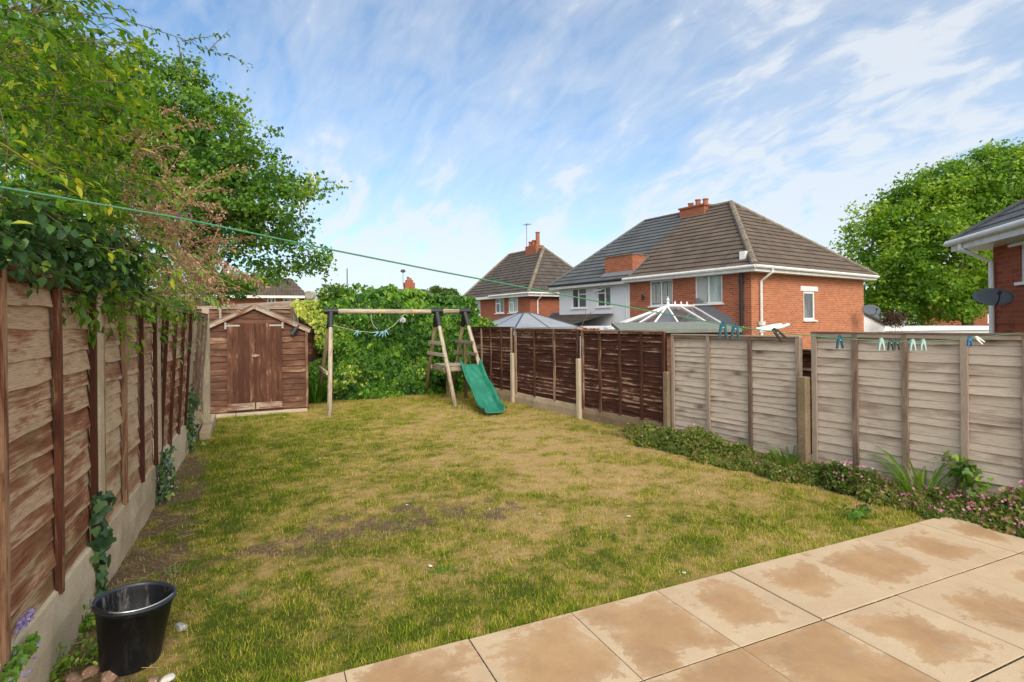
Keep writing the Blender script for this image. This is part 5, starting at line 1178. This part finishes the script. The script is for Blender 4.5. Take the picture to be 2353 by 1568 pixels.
for i, (px, py, rx_, rz_, dep, lab) in enumerate(((775, 690, 42, 32, 19, 'rounded green bush rising behind the ivy beside the mast'), (1022, 672, 10, 8, 70, 'tiny far tree just right of the far grey roof'), (1040, 674, 9, 8, 72, 'tiny far tree between the far grey roof and the distant brick house'),
                                              (1000, 668, 9, 10, 70, 'tiny dark tree touching the far grey roof'))):
    p = at(px, py, dep); bz_ = Vector((p.x, p.y, -1.7)); s = dep/FPX
    tree('far_tree', lab, bz_, p, .07*dep/20, [(p.x, p.y, p.z, rx_*s, rx_*s*.8, rz_*s), (p.x+.3*rx_*s, p.y, p.z-.3*rz_*s, rx_*s*.8, rx_*s*.6, rz_*s)], 160 if i == 0 else 60, 26, .06*dep/(10 if i == 0 else 24), .09*max(1, dep/25), 'leaf_tree' if i == 0 else 'leaf_far', MAPLE, group='trees beyond the back fence', nb=10)
# climbing bush at far end of brown fence, dark bush by garages, yellow rose, cordyline
def bush(name, label, cat, base, blobs, ncl, per, cs, ls, leafm, tpl, seed=1, flowers=None, up=.5, tonebase=.5, stems=8, group=None):
    t = thing(name, label, cat, base, 0, group); o, C_ = crown('foliage', blobs, ncl, per, cs, ls, M[leafm], t, tpl, base, up=up, tonebase=tonebase)
    b = MB(); q = random.Random(seed); B = Vector(base)
    for i in range(stems):
        c = Vector(C_[q.randrange(len(C_))]); b.tube([Vector((q.uniform(-.05, .05), q.uniform(-.05, .05), 0)), (c-B)*.5+Vector((0, 0, .05)), c-B], [.012, .008, .003], 5)
    b.build('stems', M['stem'], t)
    if flowers:
        fm, nf, fs = flowers; i = rng.choice(len(C_), nf); P = C_[i]+rng.normal(size=(nf, 3))*cs*.7; N = rng.normal(size=(nf, 3))*.5+np.array([-.3, -.7, .6])
        leaf_mesh('flowers', P+np.array([0, -.01, .01]), np.cross(N, rng.normal(size=(nf, 3))), N, fs*rng.uniform(.7, 1.2, nf), rng.random(nf), FLOWER, M[fm], t, base)
    return t
p = at(1110, 742, 14.2); bush('ivy_bush', 'small light green leafy bush peeping over the far end of the brown fence', 'bush', (p.x, p.y, -.5), [(p.x, p.y, p.z-.12, .32, .3, .22)], 60, 14, .06, .075, 'leaf_ivy', IVY, tonebase=.7)
p = at(1697, 752, 11.5); bush('flowering_bush', 'bush with bright yellow flowers beside the black soil pipe', 'bush', (p.x, p.y, -.9), [(p.x, p.y, p.z-.05, .07, .1, .14), (p.x, p.y, p.z-.7, .3, .3, .5)], 50, 14, .04, .06, 'leaf_weed', LANCE, flowers=('yellow', 90, .06))
p = at(2055, 732, 26); bush('dark_bush', 'dark leafless looking round bush in front of the far brick house', 'bush', (p.x, p.y, -1.7), [(p.x, p.y, p.z, .42, .4, .35)], 70, 16, .1, .12, 'leaf_dead', LANCE)
for i, (px, lab) in enumerate(((1337, 'left reddish spiky plant top above the brown fence'), (1366, 'right reddish spiky plant top above the brown fence'))):
    p = at(px, 760, 11.8); n = 46; a = rng.uniform(0, 6.28, n); D = np.stack([np.cos(a)*.8, np.sin(a)*.8, rng.uniform(.3, 1.2, n)], 1); t = thing('spiky_plant', lab, 'plant', (p.x, p.y, -.9), 0, 'reddish spiky plants behind the brown fence')
    leaf_mesh('leaves', np.tile([p.x, p.y, p.z-.08], (n, 1)), D, np.stack([-np.cos(a), -np.sin(a), np.ones(n)], 1), rng.uniform(.14, .22, n), rng.random(n), LANCE, M['leaf_red'], t, (p.x, p.y, -.9))
    b = MB(); b.tube([(0, 0, 0), (0, 0, p.z+.83)], .03, 6); b.build('stem', M['stem'], t)
p = at(1340, 752, 15); t = thing('bare_shrub', 'thin bare twigs standing against the pale blue wall', 'shrub', (p.x, p.y, -.9)); b = MB(); B = Vector((p.x, p.y, -.9))
b.tube([Vector((0, 0, 0)), at(1338, 745, 15)-B, at(1347, 728, 15)-B, at(1364, 716, 15)-B], [.02, .012, .009, .004], 5)
for a_, c_ in (((1347, 728), (1345, 714)), ((1353, 723), (1368, 722)), ((1343, 733), (1352, 726)), ((1356, 722), (1358, 714))): b.tube([at(*a_, 15)-B, at(*c_, 15)-B], [.007, .003], 4)
b.build('twigs', M['stem'], t)
# ivy hedge on the back fence
def hedge():
    t = thing('ivy_hedge', 'dense glossy green ivy with yellow variegated patches covering the back fence', 'ivy', (2.6, 12.6, 0)); O = (2.6, 12.6, 0)
    n = 19000; x = rng.uniform(.35, 4.62, n); topz = 2.0+.22*np.exp(-((x-2.6)/1.2)**2)+.12*np.clip(x-1.3, 0, 1)+.10*(vnoise(x, x*0, 3.1, 5)-.5)+.06*(vnoise(x, x*0, 9., 6)-.5)
    left = .95-.30*np.clip(1, 0, 1)
    z = rng.random(n)*topz; y = 12.55-.42*(.3+.9*fbm(x, z, 2.6, 9, 3))+.18*np.clip((z-topz+.25)/.25, 0, 1)+rng.exponential(.05, n)
    # the ivy thins out over the brown panel left of it
    lim_ = .70+.38*np.clip((1.75-z)/.5, 0, 1)*np.clip((z-.75)/.2, 0, 1)+.10*np.sin(z*9)
    k = x > lim_-.0; x, y, z, topz = x[k], y[k], z[k], topz[k]; n = len(x)
    # top surface leaves
    m_ = 5200; xt = rng.uniform(.55, 4.6, m_); tz = 2.0+.22*np.exp(-((xt-2.6)/1.2)**2)+.12*np.clip(xt-1.3, 0, 1)+.10*(vnoise(xt, xt*0, 3.1, 5)-.5)+.06*(vnoise(xt, xt*0, 9., 6)-.5)
    x = np.concatenate([x, xt]); y = np.concatenate([y, rng.uniform(12.3, 13.1, m_)]); z = np.concatenate([z, tz+rng.normal(0, .035, m_)]); n = len(x)
    N = np.stack([rng.normal(0, .75, n), -np.ones(n), rng.uniform(-.5, .8, n)], 1); N[-m_:, 2] += .8
    D = np.stack([rng.normal(0, .6, n), rng.normal(-.2, .3, n), -np.ones(n)], 1)
    varr = fbm(x, z, 1.5, 61, 3); vb = np.exp(-(((x-.75)/.50)**2+((z-1.65)/.65)**2))*.5+np.exp(-(((x-1.75)/.5)**2+((z-.45)/.4)**2))*.24+np.exp(-(((x-3.25)/.45)**2+((z-.55)/.45)**2))*.24
    isv = (varr*.45+vb+rng.normal(0, .09, n)) > .47
    tone = np.clip(.42+(fbm(x, z, 3, 31, 3)-.5)*.9+rng.normal(0, .22, n), 0, 1)
    sz = rng.uniform(.06, .11, n)
    P = np.stack([x, y, z], 1)
    leaf_mesh('foliage', P[~isv], D[~isv], N[~isv], sz[~isv], tone[~isv], IVY, M['leaf_ivy'], t, O)
    o = leaf_mesh('variegated_foliage', P[isv], D[isv], N[isv], sz[isv]*.75, np.clip(tone[isv]+.1, 0, 1), IVY, M['leaf_varieg'], t, O); o['label'] = 'yellow variegated patches of ivy'
    b = MB(); q = random.Random(4)
    for i in range(40):
        x0 = q.uniform(1., 4.5); z0 = q.uniform(0, .3); b.tube([(x0-2.6, -.05, z0), (x0-2.6+q.uniform(-.3, .3), -.06, z0+q.uniform(.3, .9)), (x0-2.6+q.uniform(-.5, .5), -.04, z0+q.uniform(1., 1.8))], [.012, .008, .004], 5)
    for i in range(16):
        x0 = q.choice([1.55, 1.65, 1.9, 2.0, 2.1, 3., 3.4])+q.uniform(-.1, .1); b.tube([(x0-2.6, .1, 2.0), (x0-2.6+q.uniform(-.05, .05), .1, 2.2+q.uniform(.05, .22))], [.006, .003], 4)
    b.build('stems', M['stem'], t)
    b = MB()      # plain dark box that fills the gaps behind the leaves
    b.box(.95-2.6, 4.6-2.6, .0, .12, 0, 1.95); b.build('dark_backing_box', M['leaf_dead'], t)
    n = 240; xs2 = rng.choice([1.62, 1.85, 2.05, 2.2, 3.05], n)+rng.normal(0, .05, n); P = np.stack([xs2, np.full(n, 12.65), rng.uniform(2.15, 2.5, n)-.15*np.abs(xs2-1.9)], 1)
    leaf_mesh('top_sprays', P, rng.normal(size=(n, 3)), rng.normal(size=(n, 3))+[0, -1, .3], rng.uniform(.05, .08, n), rng.uniform(.4, .9, n), IVY, M['leaf_ivy'], t, O)
hedge()
# generic plants made of stems carrying leaves
def stems_plant(name, label, cat, base, stems, leafm, tpl, lsize, per, spread=.5, stemm='stem', tone=.5, droop=.4, jitter=.02, tonesd=.17, stem_r=.004, t=None, part='leaves', lstart=.15, group=None):
    if t is None: t = thing(name, label, cat, base, 0, group)
    P, D, N, S, T = [], [], [], [], []; b = MB(); O = Vector(base)
    for st in stems:
        st = [Vector(p) for p in st]; L_ = [0]
        for i in range(1, len(st)): L_.append(L_[-1]+(st[i]-st[i-1]).length)
        n = len(st); b.tube([p-O for p in st], [stem_r*(1-.75*i/(n-1)) for i in range(n)], 5); tb = rnd.gauss(0, .12)
        k = max(2, int(L_[-1]*per)); sd = rnd.choice((-1, 1))
        for j in range(k):
            s = L_[-1]*(lstart+(1-lstart)*(j+rnd.random()*.5)/k); i = max(i for i in range(n) if L_[i] <= s+1e-6); i = min(i, n-2); f = (s-L_[i])/max(L_[i+1]-L_[i], 1e-6); p = st[i].lerp(st[i+1], f); dr = (st[i+1]-st[i]).normalized()
            for sd in (-1, 1):
                side_ = dr.cross(Vector((rnd.gauss(0, .6), rnd.gauss(0, .6), 1))).normalized()*sd
                d = (dr*.55+side_*spread*1.6+Vector((0, 0, -droop*rnd.random()))).normalized()
                P.append(p+Vector((rnd.gauss(0, jitter), rnd.gauss(0, jitter), rnd.gauss(0, jitter)))); D.append(d); N.append(Vector((rnd.gauss(0, .35), rnd.gauss(0, .35), 1))); S.append(lsize*rnd.uniform(.6, 1.2)); T.append(min(1, max(0, tone+tb+rnd.gauss(0, tonesd))))
    b.build('stems', M[stemm], t, smooth=True)
    leaf_mesh(part, [tuple(p) for p in P], [tuple(p) for p in D], [tuple(p) for p in N], S, T, tpl, M[leafm], t, base); return t
def arch(p, d, L_, g, n=7, wob=.06):
    p = Vector(p); d = Vector(d).normalized(); out = [p.copy()]; st = L_/n
    for i in range(n):
        d = (d+Vector((rnd.gauss(0, wob), rnd.gauss(0, wob), rnd.gauss(0, wob)-g/n))).normalized(); p = p+d*st; out.append(p.copy())
    return out
# 1 jasmine over the near left fence: dense leafy mass plus arching shoots
JB = (-1.25, 3.9, 0); st = []
for i in range(150):
    y = rnd.uniform(2.9, 5.0); z = rnd.uniform(1.75, 3.2) if rnd.random() < .75 else rnd.uniform(3.0, 3.7); x = -1.2+rnd.uniform(-.3, .2)
    st.append(arch((x, y, z), (rnd.uniform(-.1, 1.0), rnd.uniform(-.5, .9), rnd.uniform(-.2, 1.)), rnd.uniform(.35, .75), rnd.uniform(.5, 1.6)))
for i in range(36):        # low skirt hanging over the fence top
    y = rnd.uniform(2.7, 4.9); st.append(arch((-1.05, y, 1.98), (rnd.uniform(.3, 1.), rnd.uniform(-.4, .6), .35), rnd.uniform(.22, .36), 1.9))
sk = st[150:]; st = st[:150]
for i in range(60):
    y = rnd.uniform(2.7, 4.6); sk.append(arch((-1.1+rnd.uniform(-.1, .1), y, rnd.uniform(1.9, 2.2)), (rnd.uniform(.2, .8), rnd.uniform(-.5, .6), rnd.uniform(.0, .6)), rnd.uniform(.22, .40), 1.4))
stems_plant('laurel_like_shrub', 'dark glossy leafy growth directly on top of the near left fence panel', 'shrub', (-1.3, 3.4, 0), sk, 'leaf_dark', WLANCE, .056, 60, tone=.4, stem_r=.0035, jitter=.03)
t1 = stems_plant('jasmine', 'dark green jasmine tumbling over the near end of the left fence', 'climbing plant', JB, st, 'leaf_jas', LANCE, .070, 44, tone=.52, stem_r=.0035, jitter=.03)
# long sprays against the sky with small paired leaflets
def px_stem(pts, dep): 
    out = [at(x, y, d) for (x, y), d in zip(pts, dep)]; res = []
    for a, c in zip(out, out[1:]):
        for k in range(4): res.append(a.lerp(c, k/4))
    return res+[out[-1]]
sp = [px_stem([(-20, 20), (90, 25), (190, 32), (290, 48), (350, 66), (420, 90), (480, 116), (530, 130), (560, 142), (575, 165)], [2.3, 2.4, 2.5, 2.6, 2.7, 2.8, 2.9, 3, 3, 3]),
      px_stem([(120, -20), (150, 30), (175, 60), (210, 95), (260, 105), (300, 97), (355, 80)], [2.3]*7), px_stem([(480, 116), (500, 95), (528, 68)], [2.9, 2.95, 3]), px_stem([(420, 95), (455, 88), (480, 85), (505, 80)], [2.8, 2.9, 2.95, 3]),
      px_stem([(220, -10), (260, 20), (300, 22), (318, 32)], [2.6]*4), px_stem([(410, 95), (415, 130), (412, 180), (408, 230)], [2.8]*4), px_stem([(-20, 60), (60, 70), (140, 60), (190, 32)], [2.3]*4), px_stem([(60, -20), (100, 60), (160, 120), (250, 180)], [2.4]*4),
      px_stem([(-20, 140), (60, 160), (150, 170), (250, 140), (330, 120)], [2.4]*5), px_stem([(0, 250), (20, 330), (8, 420), (0, 500)], [2.2]*4), px_stem([(130, 200), (120, 270), (100, 340), (115, 390)], [2.5]*4)]
for i in range(34):
    x0 = rnd.uniform(-30, 250); y0 = rnd.uniform(-30, 260); L_ = rnd.uniform(90, 190); a = rnd.uniform(-.5, 1.0); dp = rnd.uniform(2.3, 3.0)
    sp.append(px_stem([(x0, y0), (x0+L_*.4*math.cos(a), y0+L_*.35*math.sin(a)), (x0+L_*.8*math.cos(a+.25), y0+L_*.8*math.sin(a+.3))], [dp, dp+.1, dp+.2]))
JB2 = (-1.15, 3.3, 0); root = Vector((-1.2, 3.25, 1.2))
trunks = MB(); trunks.tube([Vector((0, 0, 0)), root-Vector(JB2)], [.02, .014], 6)
for st_ in [q_ for k_, q_ in enumerate(sp[:11]) if k_ in (0, 1, 6, 7, 8, 9)]:
    e_ = st_[0]; m1_ = root.lerp(e_, .35)+Vector((-.45, .3, .1)); m2_ = root.lerp(e_, .75)+Vector((-.25, .15, .08)); trunks.tube([root-Vector(JB2), m1_-Vector(JB2), m2_-Vector(JB2), e_-Vector(JB2)], [.004, .0035, .003, .0025], 5)
stems_plant('jasmine', 'long thin leafy shoots arching across the sky at the top left corner', 'climbing plant', JB2, sp, 'leaf_jas', LANCE, .036, 30, tone=.33, stem_r=.0028, jitter=.006, tonesd=.12, spread=.45, lstart=.02)
trunks.build('woody_base', M['stem'], [o for o in bpy.data.objects if o.get('label', '').startswith('long thin leafy')][0], smooth=True)
# link those shoots down to the ground
# 2 buddleia: pale leaves with dried brownish flower heads and one purple head
BB = (-1.3, 6.0, 0); st = []; dry_ = []
for i in range(95):
    y = rnd.uniform(4.7, 8.8); z = rnd.uniform(1.8, 2.65-.13*(y-5)); x = -1.2+rnd.uniform(-.35, .25)
    st.append(arch((x, y, z), (rnd.uniform(-.1, .9), rnd.uniform(-.3, .6), rnd.uniform(.1, 1.)), rnd.uniform(.35, .75), rnd.uniform(.6, 1.5)))
bd = stems_plant('buddleia', 'buddleia bush with dried brown flower heads leaning over the left fence', 'bush', BB, st, 'leaf_budd', LANCE, .085, 30, tone=.58, stem_r=.005, jitter=.03)
for i in range(76):
    px, py = rnd.gauss(318, 66), rnd.gauss(450, 80)
    if rnd.random() < .3: px, py = rnd.uniform(330, 520), rnd.uniform(560, 680)
    d_ = rnd.uniform(3.6, 5.0); p = at(px, py, d_)
    dry_.append(arch(p, (rnd.uniform(.2, 1.), rnd.uniform(-.3, .5), rnd.uniform(-.3, .9)), rnd.uniform(.25, .5), .5, n=5, wob=.15))
stems_plant('', '', '', BB, dry_, 'panicle', LANCE, .038, 105, tone=.5, stemm='stem_dry', stem_r=.004, t=bd, part='dried_flower_heads', jitter=.016, lstart=.0)
p = at(405, 503, 5.5); q = at(438, 492, 5.5); n = 260; tt = rng.random(n); P = np.array(p)[None, :]*(1-tt[:, None])+np.array(q)[None, :]*tt[:, None]+rng.normal(size=(n, 3))*.018*(1-tt[:, None]*.7)
leaf_mesh('purple_flower_head', P, rng.normal(size=(n, 3)), rng.normal(size=(n, 3)), .018, rng.random(n), FLOWER, M['purple'], bd, BB)
# 3 lower, dark leaved growth and light sprigs further along
st = []
for i in range(46):
    y = rnd.uniform(3.2, 8.6); st.append(arch((-1.08, y, 1.85+rnd.uniform(-.05, .12)), (rnd.uniform(.5, 1.), rnd.uniform(-.4, .5), .3), rnd.uniform(.22, .5), 1.9))
stems_plant('honeysuckle', 'light green trailing shoots hanging down over the middle of the left fence', 'climbing plant', (-1.15, 6., 0), st, 'leaf_weed', WLANCE, .062, 30, tone=.42, stem_r=.003)
st = [px_stem([(180, 420), (230, 600), (330, 720), (400, 790), (450, 800)], [3.4, 3.6, 4.2, 4.8, 5.]), px_stem([(480, 650), (492, 700), (440, 790), (395, 830), (330, 820)], [7.5, 7.2, 6.5, 6., 5.6]), px_stem([(230, 640), (250, 740), (270, 800)], [3.6]*3), px_stem([(330, 690), (350, 760), (420, 775)], [5., 5., 5.4])]
stems_plant('trailing_shoot', 'thin bare shoots with a few leaves trailing before the left fence', 'climbing plant', (-1.0, 5., 0), st, 'leaf_weed', LANCE, .075, 5, tone=.55, stem_r=.003, lstart=.35)
# ivy on posts and ground plants along the left fence
def ivy_patch(label, pts, w_, n, ls, m_='leaf_ivy', tone=.3, flowers=None, name='ivy', cat='ivy'):
    P = []; pts = [Vector(p) for p in pts]
    for i in range(n):
        t = rnd.random()*(len(pts)-1); k = int(t); p = pts[k].lerp(pts[k+1], t-k); P.append((p.x+abs(rnd.gauss(0, w_*.5)), p.y+rnd.gauss(0, w_), p.z+rnd.gauss(0, w_*.6)))
    base = (pts[0].x, pts[0].y, min(p.z for p in pts)); t = thing(name, label, cat, base); P = np.array(P); n = len(P)
    N = np.stack([np.ones(n)*.8+rng.normal(0, .4, n), -np.ones(n)*.6+rng.normal(0, .5, n), rng.uniform(0, .9, n)], 1); D = np.stack([rng.normal(0, .5, n), rng.normal(0, .5, n), -np.ones(n)], 1)
    leaf_mesh('leaves', P, D, N, ls*rng.uniform(.6, 1.3, n), np.clip(rng.normal(tone, .2, n), 0, 1), IVY, M[m_], t, base)
    b = MB(); O = Vector(base); b.tube([p-O+Vector((.01, 0, 0)) for p in pts], .005, 5)
    for i in range(5): q = Vector(P[rnd.randrange(n)]); b.tube([pts[0].lerp(pts[-1], rnd.random())-O, q-O], .0025, 4)
    b.build('stems', M['stem'], t)
    if flowers:
        fm, nf, fs, zoff = flowers; i = rng.choice(n, nf); Q = P[i]+rng.normal(size=(nf, 3))*.035+np.array([.02, -.02, zoff])
        leaf_mesh('flowers', Q, rng.normal(size=(nf, 3)), rng.normal(size=(nf, 3))+[.5, -.8, .5], fs, rng.random(nf), FLOWER, M[fm], t, base)
    return t
yy = 3.99
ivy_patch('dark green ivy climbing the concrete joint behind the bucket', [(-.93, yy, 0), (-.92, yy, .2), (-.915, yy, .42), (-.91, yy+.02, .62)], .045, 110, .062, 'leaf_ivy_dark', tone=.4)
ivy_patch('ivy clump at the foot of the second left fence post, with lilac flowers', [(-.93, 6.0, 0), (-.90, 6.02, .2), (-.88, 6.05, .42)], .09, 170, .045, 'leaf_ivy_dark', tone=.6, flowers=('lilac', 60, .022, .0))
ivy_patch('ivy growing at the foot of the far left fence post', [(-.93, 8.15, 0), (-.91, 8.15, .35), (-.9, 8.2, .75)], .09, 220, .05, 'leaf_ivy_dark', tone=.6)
def wall_pt(px, py): return PX(px, py, -.90)
cp = [wall_pt(20, 1540), wall_pt(30, 1505), wall_pt(60, 1475)]
cp = [Vector((-.915, 3.02, .02)), Vector((-.91, 3.05, .22)), Vector((-.90, 3.10, .36))]
ivy_patch('bellflower with round leaves and lilac flowers on the near concrete board, bottom left', [wall_pt(10, 1560), wall_pt(28, 1515), wall_pt(70, 1470)], .022, 150, .034, 'leaf_weed', .35, ('lilac', 30, .018, -.03), 'bellflower', 'plant')
bf = [wall_pt(40, 1450), wall_pt(55, 1425), wall_pt(72, 1405)]
base = tuple(bf[0]); n = 90; tt = rng.random(n); P = np.array(bf[0])[None]*(1-tt[:, None])+np.array(bf[2])[None]*tt[:, None]+rng.normal(size=(n, 3))*.010
t = thing('bellflower', 'small spray of lilac blossoms at the bottom edge of the first fence panel', 'plant', base); leaf_mesh('flowers', P, rng.normal(size=(n, 3)), rng.normal(size=(n, 3)), .016, rng.random(n), FLOWER, M['lilac'], t, base)
b = MB(); b.tube([Vector(wall_pt(30, 1480))-Vector(base), bf[1]-Vector(base), bf[2]-Vector(base)], .0015, 4); b.build('stem', M['stem_green'], t)
for i, (px, py, s, ls, n, lab) in enumerate(((205, 1520, .06, .028, 120, 'ferny green weed on the soil left of the bucket'), (120, 1555, .05, .026, 110, 'bright green feathery weed in the bottom left corner'), (195, 1440, .04, .035, 60, 'small ivy seedling behind the bucket at the fence foot'))):
    g0 = G(px, py, -.02); x_ = g0.x; P = np.array(g0)[None]+np.abs(rng.normal(size=(n, 3)))*[s, s, s*.9]*rng.choice([-1, 1], (n, 3))*[1, 1, 0]+np.abs(rng.normal(size=(n, 3)))*[0, 0, s*.8]
    t = thing('weed', lab, 'weed', tuple(g0)); leaf_mesh('leaves', P, rng.normal(size=(n, 3))+[0, 0, .3], rng.normal(size=(n, 3))+[0, 0, 1], ls, rng.uniform(.2, .9, n), WLANCE if i < 2 else IVY, M['leaf_weed'], t, tuple(g0))
    b = MB()
    for k in range(6): b.tube([(0, 0, -.01), Vector(P[k*7])-g0], .002, 4)
    b.build('stems', M['stem_green'], t)
# strap leaved clump between shed and swing
def straps(label, base, n, L0, L1, spread, leafm='leaf_ivy', tone=.35, name='strap_leaved_plant', group=None):
    base = Vector(base); a = rng.uniform(0, 2*np.pi, n); ln = rng.uniform(.05, spread, n); P = np.array(base)[None]+np.stack([np.cos(a)*.10*rng.random(n)*2, np.sin(a)*.08, np.zeros(n)], 1)
    D = np.stack([np.cos(a)*ln, np.sin(a)*ln, np.ones(n)], 1); N = np.stack([np.cos(a), np.sin(a), -ln], 1)
    t = thing(name, label, 'plant', tuple(base)); leaf_mesh('leaves', P, D, N, rng.uniform(L0, L1, n), np.clip(rng.normal(tone, .15, n), 0, 1), STRAP, M[leafm], t, tuple(base)); return t
straps('clump of dark green strap leaves between the shed and the swing leg', (.95, 12.05, 0), 150, .35, .75, .9)
# ------------------------------------------------------------------ flower border on the right
def border():
    n = 27000; y = rng.uniform(2.0, 6.75, n); xf = 4.65+(10.4-y)*.11; wd = .34+.22*fbm(y, y*0, 1.7, 8, 2)+.26*fbm(y, y*0, 6., 18, 2); wd = wd*np.clip((7.1-y)/1.0, .4, 1)
    wd = np.where(y < 2.62, np.minimum(wd, xf-5.03), wd)
    u = rng.random(n); x = xf-.04-wd*u
    hmax = (-.06+.50*fbm(x, y, 3.6, 17, 3))*(1-(np.abs(u-.42)/.62)**2.4)*np.clip((7.3-y)/1.5, .6, 1); hmax = np.clip(hmax, .03, None)*.86
    z = LAWN_Z+hmax*rng.random(n)**.5; P = np.stack([x, y, z], 1)
    tone = np.clip(.16+.62*fbm(x, y, 2.6, 71, 3)+rng.normal(0, .18, n), 0, 1); D = rng.normal(size=(n, 3))+[0, 0, .25]; N = rng.normal(size=(n, 3))*.6+[-.3, -.1, 1]
    t = thing('geranium_border', 'low mass of cranesbill leaves with small pink flowers along the grey fence', 'flower border', (5.0, 4.0, 0)); t['kind'] = 'stuff'
    leaf_mesh('leaves', P, D, N, rng.uniform(.018, .042, n), tone, IVY, M['leaf_ger'], t, (5., 4., 0))
    n = 480; i = rng.choice(len(x), n*8); w_ = np.exp(-(y[i]-2.6)**2/.9)*1.0+.06; top = z[i] > LAWN_Z+hmax[i]*.72; i = i[(rng.random(len(i)) < w_) & top][:n]
    P = np.stack([x[i], y[i], LAWN_Z+hmax[i]*1.12+.012], 1); m_ = len(P); N = rng.normal(size=(m_, 3))*.45+[-.6, -.35, .8]
    leaf_mesh('flowers', P, np.cross(N, rng.normal(size=(m_, 3))), N, rng.uniform(.015, .028, m_), rng.random(m_), FLOWER, M['pink'], t, (5., 4., 0))
    n = 5200; i = rng.choice(len(x), n); P = np.stack([x[i], y[i], z[i]*.8], 1); a = rng.normal(size=(n, 3))*.4+[0, 0, 1]
    leaf_mesh('thin_stalks', P, a, rng.normal(size=(n, 3)), rng.uniform(.06, .16, n), rng.uniform(.5, 1, n), ([(-.012, 0, 0), (.012, 0, 0), (0, 1, .1)], [(0, 1, 2)]), M['leaf_ger'], t, (5., 4., 0))
border()
straps('tuft of long grass leaning over the flower border before the tall grey panel', (5.28, 2.95, 0), 60, .28, .55, .9, 'leaf_weed', .45, 'grass_tuft')
straps('small tuft of upright grass in the border near the concrete spur post', (5.12, 4.2, 0), 70, .15, .30, .5, 'leaf_weed', .35, 'grass_tuft')
bush('leafy_weed', 'yellow green broad leaved weed against the tall grey panel', 'plant', (5.42, 2.75, 0), [(5.40, 2.74, .33, .07, .12, .06), (5.36, 2.60, .2, .08, .12, .08)], 16, 7, .04, .06, 'leaf_weed', IVY, tonebase=.6, stems=4)
bush('leafy_weed', 'low round leaved weed at the patio corner, edge of the flower border', 'plant', tuple(G(1985, 1175, 0)), [(*G(1985, 1175, .03)[:2], .03, .12, .05, .02)], 8, 5, .03, .05, 'leaf_weed', IVY, tonebase=.35, stems=3)
# clover and taller tufts in the lawn
tf = [(1030, 1330, 'darker green tuft in the near middle of the lawn'), (560, 1390, 'green clover tuft right of the bucket'), (530, 1050, 'yellow green tuft left on the lawn before the shed'), (400, 1330, 'bright tuft on the lawn edge above the bucket')]
for px, py, lab in tf: straps(lab, G(px, py, -.035), 90, .04, .085, 1.3, 'leaf_weed', .3, 'grass_tuft')
# twigs and dry stalks on the soil strip
b = MB(); 
for k in range(60):
    p = Vector((rnd.uniform(-.9, -.45), rnd.uniform(3.0, 5.6), LAWN_Z+.01)); a = rnd.uniform(0, 6.28); L_ = rnd.uniform(.03, .12); b.tube([p, p+Vector((math.cos(a)*L_, math.sin(a)*L_, rnd.uniform(0, .02)))], .0016, 4)
o = b.build('dry_twigs', M['stem_dry']); tag(o, 'scatter of short dry twigs on the bare soil by the left fence', 'twigs', kind='stuff')
